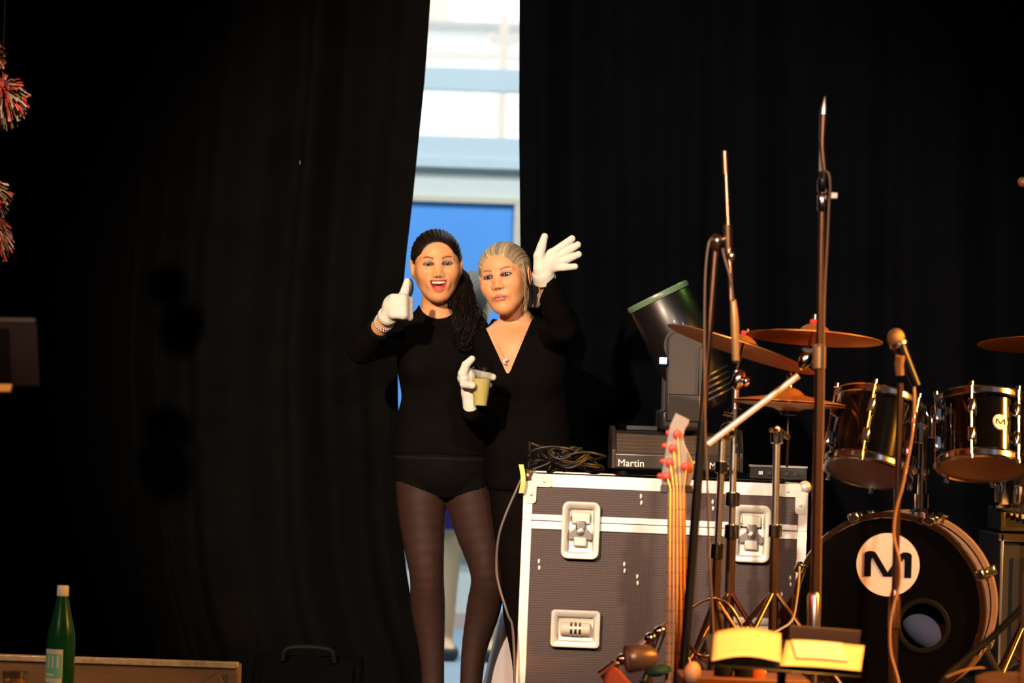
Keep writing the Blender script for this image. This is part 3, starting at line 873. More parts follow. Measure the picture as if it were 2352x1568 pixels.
cf.lathe([(.0250, -.006), (.0305, -.004), (.0315, 0), (.0300, .005), (.0310, .010), (.0270, .014)], cc, a, 28)
part('cuff', cf, M_glove, gl, sharp=0)
bg = G(); bc = np.array(lerp(eL1, wL1, .93)); 
for j in range(2):
    for i in range(22):
        q = 6.283 * (i + .5 * j) / 22
        bg.ell(bc + a * .010 * j + .0285 * (math.cos(q) * u + math.sin(q) * v), (.0034, .0034, .0034), None, 8, 6)
part('bracelet', bg, M_silver, person1, sharp=0, label='sparkling silver bead bracelet')

# ---- the blonde woman waving
Y2 = 9.74
H2 = Head(W(1160, 640, Y2 - .03), rot(-17, -11.0, 2), .985, smile=False, open_=.0052)
B2 = Sdf()
torso(B2, Y2, [(742, 1190, 46, .050, .03), (757, 1193, 74, .068, .02), (780, 1198, 86, .082), (812, 1204, 90, .094), (860, 1209, 91, .104), (930, 1214, 82, .09),
               (1000, 1217, 90, .102), (1070, 1219, 99, .112), (1125, 1216, 92, .105), (1150, 1214, 62, .07)])
for px in (1165, 1242): B2.ell(W(px, 868, Y2 - .062), (.056, .05, .055), None, .03)
B2.rc(W(1176, 690, Y2 + .01), W(1189, 762, Y2 + .035), .043, .050, .02)
sL2, sR2 = W(1126, 790, Y2 - .0), W(1262, 782, Y2 + .02)
B2.rc(W(1187, 755, Y2 + .035), sL2, .042, .042, .03); B2.rc(W(1190, 750, Y2 + .035), sR2, .042, .044, .03)
eL2, wL2 = W(1120, 978, Y2 - .05), W(1082, 946, Y2 - .24)
B2.chain([sL2, lerp(sL2, eL2, .5), eL2], [.046, .042, .036], .012)
B2.chain([eL2, lerp(eL2, wL2, .35), wL2], [.036, .036, .023], .012)
eR2, wR2 = W(1293, 752, Y2 - .19), W(1254, 646, Y2 - .31)
B2.chain([sR2, lerp(sR2, eR2, .5), eR2], [.047, .043, .037], .012)
B2.chain([eR2, lerp(eR2, wR2, .4), wR2], [.037, .036, .024], .012)
for L in ([(1182, 1100), (1186, 1210), (1192, 1330), (1196, 1410), (1206, 1520), (1212, 1660)], [(1262, 1100), (1262, 1210), (1262, 1330), (1262, 1410), (1262, 1520), (1262, 1660)]):
    P = [W(a_, b_, Y2 + (0, -.01, -.02, .01, .02, .03)[i]) for i, (a_, b_) in enumerate(L)]
    B2.chain(P, [.080, .068, .051, .051, .037, .030], .02)
    an = P[-1]
    B2.rc(an, (an.x, an.y + .02, .045), .030, .032, .015); B2.rc((an.x, an.y + .03, .04), (an.x, an.y - .13, .03), .034, .027, .02)
H2.add(B2)
lo, hi = B2.bounds(); fc2 = Field(lo, hi, .006).run(B2)
flo, fhi = np.array((H2.C[0] - .125, Y2 - .20, W(1180, 885, Y2).z)), np.array((H2.C[0] + .135, Y2 + .17, H2.C[2] + .16))
ff2 = Field(flo, fhi, .0017).run(B2)
V, Q = skin_mesh(fc2, ff2, flo, fhi)
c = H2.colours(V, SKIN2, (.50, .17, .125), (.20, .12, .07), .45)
person2 = solo('person', (V, Q), M_skin, 'blonde person in black waving a white-gloved hand and holding a plastic cup', 'person', cols=c, sharp=0,
               origin=np.array((W(1215, 1600, Y2).x, Y2, 0)))
H2.eyes(person2, (.035, .026, .020))
a0, a1, b0, b1 = W(1117, 756, Y2), W(1161, 853, Y2), W(1233, 706, Y2), W(1172, 853, Y2)
def vneck(X, Y, Z):
    def side(p, q, sg):
        dx, dz = q.x - p.x, q.z - p.z; L = math.hypot(dx, dz)
        return sg * ((X - p.x) * dz - (Z - p.z) * dx) / L
    d = smax(side(a0, a1, 1), side(b0, b1, -1), .012)       # <0 inside the opening
    d = np.maximum(d, (Y - (Y2 + .03)))
    return -d + 0 * X
zh2 = .80
V, Q = cloth(fc2, .009, above(zh2), vneck, not_ell(W(1165, 640, Y2), (.115, .22, .135)), not_ell(W(1185, 720, Y2 + .03), (.062, .09, .060)),
             )
part('top', (V, Q), M_top2, person2, sharp=0, label='black long-sleeved V-neck top')
V, Q = cloth(fc2, .004, below(zh2 + .03))
part('leggings', (V, Q), M_leg2, person2, sharp=0, label='black leggings')
V, Q, hk_ = cap_hair(H2, .008, .080, (.02, .10, .0), (.066, .078, .112), -.05, 60, .0010)
hair2 = part('hair', (V, Q), M_hairy2, person2, sharp=0, cols=hk_[:, None] * np.array((.42, .31, .18)), label='blonde hair combed back')
bn = G(); bun_c = H2.p(.035, .105, -.03); rr = np.random.default_rng(9)
for i in range(46):
    a_ = rr.uniform(0, 6.28); rad = math.sqrt(rr.uniform(0, 1)) * .02
    o_ = np.array((math.cos(a_) * rad, math.sin(a_) * rad * .6, 0))
    bn.tube(spline([H2.p(.02, .092, .02) + o_, H2.p(.055, .112, -.015) + o_ * 1.4, H2.p(.060, .10, -.065) + o_ * 1.2, H2.p(.052, .085, -.100) + o_ * .8], 14), np.linspace(.005, .002, 14), 5)
part('ponytail', bn, M_hairy, hair2, sharp=0, kind='stuff')
st = G()
for i in range(16):
    j = rr.normal(size=3) * .002
    st.tube(spline([np.array(W(1196 + rr.normal() * 2, 594, Y2 - .07)) + j, np.array(W(1206 + rr.normal() * 1.5, 640, Y2 - .082)) + j, np.array(W(1208 + rr.normal() * 2, 680, Y2 - .080)) + j, np.array(W(1203 + rr.normal() * 4, 712 + rr.normal() * 8, Y2 - .075)) + j], 16), np.linspace(.0016, .0006, 16), 4)
part('loose_strands', st, M_hairy, hair2, sharp=0, kind='stuff')
nk = G(); nc = np.array(W(1160, 829, Y2 - .112))
nk.tube(spline([W(1131, 770, Y2 - .07), W(1148, 806, Y2 - .100), nc + np.array((0, 0, .004)), W(1183, 806, Y2 - .100), W(1212, 752, Y2 - .06)], 40), .0005, 5)
nko = part('necklace', nk, M_silver, person2, sharp=0)
pn = G()
for i in range(6): pn.ell(nc + np.array((.0045 * math.cos(i), -.002, .006 - .0045 * i * .6)), (.0034, .003, .0040), None, 8, 6)
part('pendant', pn, M_silver, nko, sharp=0)

# waving hand, palm to the camera
YW = Y2 - .32
HS = Sdf(); h_ = lambda px, py, dy=0: W(px, py, YW + dy)
kn = {'i': (1266, 583), 'm': (1272, 593), 'r': (1273, 604), 'p': (1268, 615)}
for q, (a_, b_) in kn.items(): HS.rc(h_(1246, 622), h_(a_, b_), .0185, .0150, .012)
HS.rc(h_(1248, 632, .004), h_(1252, 610), .026, .024, .012)
HS.chain([h_(1240, 615, -.006), h_(1238, 588, -.010), h_(1244, 566, -.010), h_(1251, 543, -.006)], [.020, .0170, .0140, .0108], .010)
HS.chain([h_(1266, 583), h_(1291, 565, -.004), h_(1314, 548, -.002)], [.0140, .0125, .0108], .005)
HS.chain([h_(1272, 593), h_(1302, 577, -.004), h_(1327, 562, -.002)], [.0138, .0125, .0108], .005)
HS.chain([h_(1273, 604), h_(1303, 595, -.004), h_(1329, 584, -.002)], [.0135, .0120, .0106], .005)
HS.chain([h_(1268, 615), h_(1297, 614, -.004), h_(1321, 612, -.002)], [.0125, .0110, .0098], .005)
lo, hi = HS.bounds(); fh = Field(lo, hi, .0018).run(HS); V, Q = mesh_of(fh.f, fh)
gl = part('glove', (V, Q), M_glove, person2, sharp=0, label='white cotton glove on the waving open hand')
u, v, a = frame_of(np.array(wR2) - np.array(eR2))
cf = G().lathe([(.0300, -.016), (.0350, -.013), (.0360, -.007), (.0330, -.001), (.0350, .006), (.0315, .013), (.0325, .020), (.0250, .028)], np.array(W(1249, 636, YW + .005)), a, 28)
part('cuff', cf, M_glove, gl, sharp=0)

# hand round the cup
YC = Y2 - .29
HS = Sdf(); h_ = lambda px, py, dy=0: W(px, py, YC + dy)
HS.rc(h_(1081, 938, .040), h_(1077, 900, .036), .0235, .0220, .010)
HS.rc(h_(1077, 900, .036), h_(1075, 862, .030), .0215, .0240, .012)
HS.chain([h_(1072, 882, .02), h_(1063, 858, .004), h_(1070, 838, -.002), h_(1084, 824, -.004)], [.017, .0150, .0130, .0105], .008)
HS.chain([h_(1080, 856, .036), h_(1106, 861, .052), h_(1124, 864, .040), h_(1132, 866, .026)], [.0140, .0125, .0118, .0110], .005)
HS.chain([h_(1080, 878, .036), h_(1106, 882, .052), h_(1122, 884, .040)], [.0140, .0125, .0110], .005)
HS.chain([h_(1080, 898, .036), h_(1104, 902, .050), h_(1116, 904, .040)], [.0130, .0120, .0100], .005)
HS.chain([h_(1064, 868, .016), h_(1066, 882, -.012), h_(1085, 885, -.036)], [.0150, .0130, .0115], .006)
HS.rc(h_(1063, 868, .016), h_(1075, 880, .03), .016, .018, .008)
lo, hi = HS.bounds(); fh = Field(lo, hi, .0018).run(HS); V, Q = mesh_of(fh.f, fh)
gl = part('glove', (V, Q), M_glove, person2, sharp=0, label='white cotton glove holding the cup')
cup_b = np.array(W(1103, 933, YC)); cup_t = np.array(W(1108, 843, YC)); ca = cup_t - cup_b; CH = np.linalg.norm(ca); ca /= CH
cup = thing('plastic_cup', cup_b, 'clear plastic cup of pale green drink held in the gloved hand', 'cup')
part('wall', G().lathe([(0, 0), (.0205, 0), (.0215, .002), (.0325, CH - .003), (.0335, CH), (.0322, CH), (.0312, CH - .003)], cup_b, ca, 32), clear_plastic('cup_plastic', (.93, .93, .92), .12, .08), cup)
fl = .70
part('drink', G().lathe([(0, .003), (.0200, .003), (.0205 + .0115 * fl, CH * fl), (0, CH * fl)], cup_b, ca, 32),
     mat('drink_green', (.62, .52, .16), .25, noise=(30, .12)), cup)

# ---- person further back, seen between the two
Y3 = 13.3
H3 = Head(W(1086, 690, Y3), rot(158, 0, 0), 1.0)
B3 = Sdf()
torso(B3, Y3, [(760, 1086, 45, .06), (785, 1086, 80, .085), (830, 1086, 84, .1), (920, 1084, 72, .09), (1020, 1082, 80, .1), (1110, 1080, 86, .115), (1150, 1080, 60, .09)])
B3.rc(W(1086, 735, Y3 + .02), W(1086, 775, Y3 + .03), .048, .052, .02)
for q in (-1, 1):
    s_ = W(1086 + q * 78, 800, Y3); e_ = W(1086 + q * 92, 950, Y3); w_ = W(1086 + q * 80, 1070, Y3 - .1)
    B3.chain([s_, e_, w_, lerp(e_, w_, 1.35)], [.05, .04, .028, .035], .015)
for L in ([(1046, 1130), (1034, 1290), (1024, 1400), (1022, 1490)], [(1112, 1130), (1118, 1290), (1120, 1400), (1120, 1490)]):
    P = [W(a_, b_, Y3) for a_, b_ in L]; P[-1].z = .06
    B3.chain(P, [.080, .045, .042, .030], .02); an = P[-1]
    B3.rc((an.x, an.y + .02, .045), (an.x + .02, an.y - .15, .034), .040, .032, .02)
H3.add(B3)
lo, hi = B3.bounds(); fc3 = Field(lo, hi, .008).run(B3)
V, Q = mesh_of(fc3.f, fc3); c = H3.colours(V, (.60, .42, .24), (.4, .15, .1), (.1, .1, .1), .3)
person3 = solo('person', (V, Q), M_skin, 'grey-haired barelegged person backstage, mostly hidden behind the two in black', 'person', cols=c, sharp=0, origin=np.array((W(1080, 1500, Y3).x, Y3, 0)))
V, Q, hk_ = cap_hair(H3, .016, .070, (0, .1, 0), (.07, .08, .112), -.08)
part('hair', (V, Q), M_hairg, person3, sharp=0)
zk = W(1040, 1215, Y3).z
V, Q = cloth(fc3, .014, above(zk), not_ell(H3.C, (.16, .2, .17)))
part('tunic', (V, Q), mat('tunic_purple', (.05, .02, .22), .8, noise=(12, .3)), person3, sharp=0)
V, Q = cloth(fc3, .010, below(.055))
part('shoes', (V, Q), mat('shoe_dark', (.03, .035, .04), .6, noise=(20, .3)), person3, sharp=0)

# grey cloth cover standing behind the two
gp = [W(1166, 1385, 10.06), W(1152, 1600, 10.06)]
cg = G(); prof = []
base = np.array((gp[1].x, 10.06, 0.0)); top = np.array((W(1164, 1392, 10.06).x, 10.06, W(1164, 1392, 10.06).z))
ht = top[2]
cg.lathe([(.095, 0), (.070, ht * .3), (.046, ht * .62), (.022, ht * .92), (.010, ht), (0, ht + .004)], base, top - base, 40)
cv = thing('covered_stand', base, 'pale grey cone shaped cloth cover standing behind the black legs', 'cover')
V = np.array(cg.v); ang = np.arctan2(V[:, 1] - base[1], V[:, 0] - base[0]); k = 1 + .05 * np.sin(ang * 7)
V[:, 0] = base[0] + (V[:, 0] - base[0]) * k; V[:, 1] = base[1] + (V[:, 1] - base[1]) * k
part('cloth', (V, cg.f), mat('cloth_lilac_grey', (.50, .44, .46), .85, noise=(10, .12)), cv, sharp=0)
part('indicator_light', G().ell(top + np.array((-.012, -.02, .006)), .012), mat('indicator_blue', (.05, .3, .9), .3, emit=((.1, .45, 1.0), 2.0)), cv)

# ------------------------------------------------------------------ road case
YC0 = 8.60; S0 = FPX / YC0
A_ = np.array(W(1204, 1086, YC0)); B_ = np.array(W(1858, 1113, YC0))
cux = nrm(B_ - A_); cuy = np.array((0, 1., 0)); cuz = nrm(np.cross(cux, cuy)); CWD = float(np.linalg.norm(B_ - A_)); CDP = .60
CHT = A_[2] - .10                                    # body height above the castors
def CP(u, d, v): return A_ + cux * u + cuy * d - cuz * v   # u along the front, d depth, v down from the top
case = thing('road_case', (A_ + cux * CWD / 2 + cuy * CDP / 2) * np.array((1, 1, 0)), 'dark brown road case with bright metal edges and butterfly latches', 'case')
VS = .130                                             # lid seam
def cbox(name, a, b, m, bevel=0, parent=case, label=None):
    g = G().obox(A_, cux, cuy, -cuz, a, b)
    return part(name, g, m, parent, bevel=bevel, smooth=bool(bevel), label=label)
cbox('lid', (.004, .004, .004), (CWD - .004, CDP - .004, VS - .002), M_lam)
cbox('body', (.004, .004, VS + .002), (CWD - .004, CDP - .004, CHT), M_lam)
TW = .036
for name, a, b in (('top_edge', (0, 0, 0), (CWD, TW * .7, TW)), ('top_edge', (0, CDP - TW, 0), (CWD, CDP, TW)), ('side_edge', (0, 0, TW), (.027, .027, VS)), ('side_edge', (0, 0, VS), (.027, .027, CHT)),
                   ('side_edge', (CWD - .027, 0, TW), (CWD, .027, VS)), ('side_edge', (CWD - .027, 0, VS), (CWD, .027, CHT)), ('end_edge', (0, TW, 0), (TW, CDP - TW, TW)), ('end_edge', (CWD - TW, TW, 0), (CWD, CDP - TW, TW)),
                   ('seam_edge', (.027, -.0015, .112), (CWD - .027, .004, VS - .0008)), ('seam_edge', (.027, -.0025, VS + .0008), (CWD - .027, .004, .153)),
                   ('bottom_edge', (0, 0, CHT - TW), (CWD, TW, CHT))):
    cbox(name, a, b, M_alu, .002)
# ball corners with their plates
for u in (0, CWD):
    sg = 1 if u == 0 else -1
    c = part('corner', G().ell(CP(u + sg * .010, .010, .008), .019, None, 16, 12), mat('corner_copper', (.42, .25, .16), .3, .8, noise=(30, .1)) if u == 0 else M_zinc, case)
    for pu, pv in ((.050, .019), (.019, .052)):
        part('corner_plate', G().prism(rrect(.058 if pu > pv else .034, .034 if pu > pv else .062, .010), CP(u + sg * pu, -.0005 - (.0012 if pu > pv else 0), pv), cux, cuz, -.003, .003), M_zinc, c, smooth=False)
        part('rivet', G().ell(CP(u + sg * pu * 1.15, -.004, pv * 1.12), (.005, .004, .005), None, 10, 6), M_zinc, c)
def dish(u0, v0, u1, v1, r):
    """recessed dish: raised rim, sloping wall and floor"""
    w, h = u1 - u0, v1 - v0; c = CP((u0 + u1) / 2, 0, (v0 + v1) / 2)
    rings = [(0, .000), (.002, -.006), (.012, -.0065), (.017, -.004), (.021, .012), (.024, .013)]
    V = []; n = None
    for ins, d in rings:
        P = rrect(w - 2 * ins, h - 2 * ins, max(r - ins * .7, .004)); n = len(P)
        V += [c + cux * x + cuz * y + cuy * d for x, y in P]
    F = [(i * n + k, i * n + (k + 1) % n, (i + 1) * n + (k + 1) % n, (i + 1) * n + k) for i in range(len(rings) - 1) for k in range(n)]
    F.append(tuple((len(rings) - 1) * n + k for k in range(n)))
    return (V, F), c
for u0 in (.109, .582):
    v0 = .072 if u0 < .3 else .062
    # the lid and body sit behind a 13 mm deep tray; the tray is proud enough to read
    gd, c = dish(u0, v0, u0 + .107, v0 + .160, .020)
    gd = ([np.asarray(p) - cuy * .0085 - cuy * .006 for p in gd[0]], gd[1])
    l = part('butterfly_latch', gd, M_zinc, case, label='zinc butterfly latch in a recessed dish')
    c = c - cuy * .008
    part('strike_plate', G().obox(c, cux, cuy, cuz, (-.026, -.006, .018), (.026, .004, .050)), M_zinc, l, bevel=.003)
    part('hook', G().obox(c, cux, cuy, cuz, (-.014, -.012, .002), (.014, -.002, .026)), M_chromed, l, bevel=.003)
    part('pivot', G().lathe([(0, .014), (.010, .013), (.012, .008), (.012, 0)], c + cuz * -.004, -cuy, 16), M_chromed, l)
    wing = [(-.006, .004), (-.014, .016), (-.030, .004), (-.034, -.012), (-.026, -.018), (-.012, -.010), (0, -.014), (.012, -.010), (.026, -.018), (.034, -.012), (.030, .004), (.014, .016), (.006, .004)]
    part('wing', G().prism(wing, c - cuz * .010, cux, cuz, .002, .009), M_chromed, l, bevel=.001)
    part('lever', G().obox(c, cux, cuy, cuz, (-.018, -.010, -.044), (.018, 0, -.018)), M_zinc, l, bevel=.003)
    for du, dv in ((-.04, .070), (.04, .070), (-.015, -.071), (.015, -.071), (-.043, -.066), (.043, -.066)):
        part('rivet', G().ell(c + cux * du + cuz * dv - cuy * .003, (.0035, .003, .0035), None, 8, 6), M_chromed, l)
for u0 in (.090, .575):
    gd, c = dish(u0, .372, u0 + .138, .477, .012)
    gd = ([np.asarray(p) - cuy * .0145 for p in gd[0]], gd[1])
    l = part('recessed_handle', gd, M_zinc, case, label='spring handle in a recessed dish')
    c = c - cuy * .008
    part('grip', G().tube([c - cux * .040 - cuy * .004, c + cux * .040 - cuy * .004], .018, 16), mat('grip_rubber_pale', (.55, .50, .40), .5, noise=(30, .1)), l, bevel=.002)
    for k in range(3): part('grip_rib', G().tube([c + cux * (-.012 + .012 * k) - cuy * .004 - cux * .003, c + cux * (-.012 + .012 * k) - cuy * .004 + cux * .003], .0195, 16), M_chromed, l)
for px, py in ((1475, 1147), (1247, 1296), (1443, 1303), (1474, 1331), (1598, 1328), (1824, 1334), (1806, 1372), (1640, 1160)):
    u = (px - 1204) / S0; v = (py - 1086 - (px - 1204) * .0413) / S0
    for dv in (-.009, .009):  # two domes per rivet, shaped after its doubled reflection
        part('rivet', G().ell(CP(u + dv * .1, .002, v + dv), (.0042, .005, .0075), None, 10, 8), M_alu, case)
for u in (.08, CWD - .08):
    for d in (.08, CDP - .08):
        b = CP(u, d, CHT); k = part('castor', G().tube([b - cux * .018 + np.array((0, 0, .05 - b[2])), b + cux * .018 + np.array((0, 0, .05 - b[2]))], .050, 20), M_rubber, case)
        part('castor_plate', G().box((b[0], b[1], .105), (.09, .09, .012)), M_zinc, k)

# cables heaped on the case
ctop = lambda px, py, d: None
rc_ = np.random.default_rng(21)
zt = lambda u: CP(u, .2, 0)[2]
cg = thing('cable_heap', CP(.12, .2, 0), 'tangled heap of thin black cables on the road case', 'cables')
for j in range(9):
    u0, d0 = rc_.uniform(.06, .17), rc_.uniform(.10, .24); a_, b_ = rc_.uniform(.05, .09), rc_.uniform(.04, .08); z0 = .006 + j * .006; P = []
    ph = rc_.uniform(0, 6)
    for t in np.linspace(0, 6.283, 40)[:-1]:
        z = z0 + .012 * (1 + math.sin(2 * t + ph)) + .006 * math.sin(3 * t + ph * 2)
        P.append(CP(max(u0 + a_ * math.cos(t), .012), max(.05, d0 + b_ * math.sin(t)), -z))
    part('loop', G().tube(P, .0042, 7, closed=True), M_cable, cg, sharp=0)
part('loop', G().tube(spline([CP(.02, .12, -.008), CP(.07, .12, -.030), CP(.13, .13, -.075), CP(.17, .2, -.06), CP(.22, .25, -.02)], 30), .004, 7), M_cable, cg, sharp=0)
solo('strap', G().grid(np.array([[np.array(W(1191 + 5 * math.sin(t * 3.1), 1066 + 66 * t, 8.58 - .008 * math.sin(t * 3))) + np.array((dx, 0, 0)) for dx in (0, .008, .0135)] for t in np.linspace(0, 1, 14)])),
     mat('strap_lime', (.55, .60, .16), .7, noise=(60, .1)), 'short lime yellow strap hanging at the case corner', 'strap', sharp=0)
solo('hanging_cable', G().tube(spline([CP(.018, .05, -.009), W(1200, 1096, 8.585), W(1186, 1125, 8.57), W(1160, 1185, 8.56), W(1145, 1235, 8.56), W(1140, 1300, 8.57), W(1146, 1345, 8.57), W(1166, 1410, 8.56), W(1178, 1450, 8.56), W(1182, 1600, 8.56), Vector((W(1182, 1600, 8.56).x, 8.56, .006)), Vector((W(1182, 1600, 8.56).x + .06, 8.50, .005))], 90), .0036, 8),
     mat('cable_grey', (.10, .085, .075), .45, noise=(40, .2)), 'thin grey cable hanging off the left end of the road case', 'cable', sharp=0)

# ------------------------------------------------------------------ moving-head light on the case
YM = 8.86; SM = FPX / YM
ml = W(1408, 1075, YM); mr = W(1702, 1082, YM)
uL, uR = (1408 - 1204) / S0 * (YM / YC0), 0
bz = CP(.35, .26, 0)[2] + .002
bx0, bx1 = ml.x, mr.x
mv = thing('moving_head_light', ((bx0 + bx1) / 2, YM + .16, bz), 'grey moving-head stage light tilted up on the road case', 'stage light')
hb = W(1500, 990, YM).z - bz
prof = [(0, .018), (0, hb * .50), (.050, hb * .90), (.080, hb), (.28, hb), (.31, hb * .85), (.31, .018)]
part('base', G().prism(prof, (bx0, YM, bz), (0, 1, 0), (0, 0, 1), 0, bx1 - bx0), M_dgrey, mv, bevel=.006)
for k in range(5):
    t = k / 5
    y = .050 * t; z = hb * (.50 + .40 * t)
    part('rib', G().prism([(y - .004, z + .006), (y + .006, z + .014), (y + .008, z + .004), (y, z - .004)][::-1], (bx0 + .008, YM, bz), (0, 1, 0), (0, 0, 1), 0, bx1 - bx0 - .016), M_grey, mv, bevel=.001)
for u in (bx0, bx1): part('end_cap', G().prism([(p[0], p[1] + .006 * (p[1] > .02)) for p in [(-.006, .018), (-.006, hb * .52), (.046, hb * .93), (.08, hb + .006), (.28, hb + .006), (.316, hb * .86), (.316, .018)]], (u - .006, YM, bz), (0, 1, 0), (0, 0, 1), 0, .012), M_dgrey, mv, bevel=.003)
for u in (bx0 + .03, bx1 - .03):
    for y in (.04, .27): part('foot', G().lathe([(0, 0), (.018, 0), (.018, .02), (0, .02)], (u, YM + y, bz), (0, 0, 1), 14), M_rubber, mv)
M_let = mat('lettering_pale', (.75, .72, .66), .5, noise=(20, .03))
pz = bz + hb * .27
part('lettering', text_geo('Martin', (W(1450, 1045, YM).x, YM - .0006, pz), (1, 0, 0), (0, 0, 1), .021), M_let, mv, smooth=False, label='pale maker lettering')
part('lettering', text_geo('MAC', (W(1652, 1052, YM).x, YM - .0006, pz), (1, 0, 0), (0, 0, 1), .019), M_let, mv, smooth=False, label='pale model lettering')
part('vent_lip', G().box((W(1478, 985, YM).x, YM + .12, bz + hb + .008), (.09, .06, .014)), M_grey, mv, bevel=.003)
# yoke
yx = W(1572, 880, YM).x
yk = part('yoke', G().box((yx, YM + .16, bz + hb + .035), (.13, .30, .06)), M_dgrey, mv, bevel=.012)
zt_, zb_ = W(1572, 757, YM).z, bz + hb + .03
for y, nm in ((YM + .035, 'front'), (YM + .275, 'rear')):
    hw = 41 / SM
    pol = [(-hw, zb_), (hw, zb_), (hw, zt_ - .03)] + [(hw * math.cos(a), zt_ - .03 + .03 * math.sin(a)) for a in np.linspace(.2, math.pi - .2, 7)] + [(-hw, zt_ - .03)]
    part('yoke_arm', G().prism(pol, (yx, y, 0), (1, 0, 0), (0, 0, 1), -.022, .022), M_grey, yk, bevel=.006)
    if nm == 'front':
        part('arm_cover', G().box((yx, y - .026, (zb_ + W(1572, 905, YM).z) / 2), (hw * 1.9, .010, W(1572, 905, YM).z - zb_)), M_dgrey, yk, bevel=.004)
        part('edge_strip', G().box((yx + hw - .006, y - .025, (zb_ + zt_) / 2 - .01), (.010, .008, zt_ - zb_ - .08)), M_dgrey, yk, bevel=.002)
rcn = np.array(W(1510, 678, YM + .155)); piv = np.array((yx, YM + .155, W(1572, 792, YM).z))
hax = nrm(rcn - piv); L0 = np.linalg.norm(rcn - piv)
part('pivot_disc', G().lathe([(0, 0), (.060, 0), (.060, .012), (0, .012)], piv + np.array((0, -.105, 0)), (0, 1, 0), 36), M_grey, yk)
hd = part('head', G().lathe([(0, -.20), (.045, -.198), (.066, -.17), (.088, -.09), (.096, -.02), (.096, .04), (.093, L0 - .012), (.088, L0 - .004), (.082, L0 - .006)], piv, hax, 48), mat('head_shell', (.006, .005, .005), .34, coat=.15, noise=(14, .2)), mv, label='dark barrel of the lamp head')
part('lens_rim', G().lathe([(.078, L0 - .010), (.096, L0 - .014), (.098, L0 - .004), (.095, L0 + .004), (.084, L0 + .004), (.078, L0 - .002)], piv, hax, 48), mat('rim_green_light_tint', (.10, .16, .10), .3, noise=(20, .1)), hd)  # green stage light on the rim is put into its colour
part('lens', G().lathe([(0, L0 + .004), (.04, L0 + .001), (.079, L0 - .006)], piv, hax, 40), mat('lens_glass', (.02, .025, .03), .05, coat=1, noise=(10, .1)), hd)
for k in range(5): part('cooling_fin', G().lathe([(.055, -.175 + .016 * k), (.078 + .004 * k, -.174 + .016 * k), (.078 + .004 * k, -.168 + .016 * k), (.055, -.167 + .016 * k)], piv, hax, 40), M_dgrey, hd)
part('display', G().box(W(1523, 828, YM - .0) , (.022, .012, .020)), mat('display_blue', (.3, .4, .9), .3, emit=((.35, .45, 1.0), 1.2)), hd, bevel=.002)
# a flat black unit and small things behind, at the right end of the case top
pb = W(1790, 1088, 9.0)
un = thing('rack_unit', (pb.x, 9.0, CP(.65, .4, 0)[2] + .003), 'low black rack unit with small buttons at the right end of the case', 'electronics')
zu = CP(.70, .3, 0)[2] + .004
part('housing', G().box((W(1785, 1080, 8.95).x, 9.02, zu + .022), (.17, .20, .040)), M_dgrey, un, bevel=.003)
part('trim', G().box((W(1785, 1080, 8.95).x, 8.918, zu + .040), (.17, .006, .006)), M_chromed, un)
for k in range(5): part('button', G().box((W(1785, 1080, 8.95).x - .05 + .025 * k, 8.917, zu + .020), (.012, .006, .010)), [M_zinc, M_grey, mat('button_blue', (.03, .09, .16), .4, noise=(20, .1)), M_grey, M_grey][k], un)

# ------------------------------------------------------------------ platforms for the band
ZR = .285
def riser(name, lo, hi, label):
    t = thing(name, ((lo[0] + hi[0]) / 2, (lo[1] + hi[1]) / 2, 0), label, 'platform')
    cx, cy = (lo[0] + hi[0]) / 2, (lo[1] + hi[1]) / 2; w, d = hi[0] - lo[0], hi[1] - lo[1]
    part('deck', G().box((cx, cy, ZR - .02), (w, d, .04)), mat('deck_brown', (.055, .035, .026), .5, noise=(6, .3), bump=(60, .15)), t, bevel=.003)
    part('skirt', G().box((cx, cy, (ZR - .04) / 2), (w - .03, d - .03, ZR - .04)), M_curtL, t, smooth=False)
    return t
riser('drum_riser', (.40, 7.80), (2.6, 8.53), 'low brown drum platform under the cymbal stands')
riser('drum_riser', (.90, 8.54), (2.6, 10.0), 'low brown platform behind the bass drum')

# ------------------------------------------------------------------ drum kit
def V3(p): return np.array(tuple(p), float)
YD = 8.15; SD = FPX / YD
kc = V3(W(2040, 1398, YD)); kr = .250
kr = min(kr, kc[2] - ZR - .006) if kc[2] - ZR < .25 else kr
th = R_(14)
kn_ = np.array((-math.sin(th), -math.cos(th), 0)); kx = np.array((math.cos(th), -math.sin(th), 0)); kz = np.array((0, 0, 1.))
KD = .36
bd = thing('bass_drum', (kc[0] + .05, kc[1] + .15, ZR), 'black bass drum with a round white emblem on its front head', 'drum')
part('shell', G().lathe([(kr - .012, -KD + .02), (kr - .012, -.015)], kc, kn_, 64), M_lacqb, bd)
part('shell_inside', G().lathe([(kr - .020, -KD + .02), (kr - .020, -.015)], kc, kn_, 48), M_rubber, bd)
for z0, nm in ((-.030, 'front_hoop'), (-KD - .008, 'rear_hoop')):
    part(nm, G().lathe([(kr - .010, z0), (kr + .003, z0), (kr + .005, z0 + .004), (kr + .005, z0 + .034), (kr + .003, z0 + .038), (kr - .010, z0 + .038), (kr - .010, z0)], kc, kn_, 72), M_lacqb if nm == 'front_hoop' else mat('hoop_brown', (.30, .19, .13), .3, .4, noise=(20, .15)), bd)
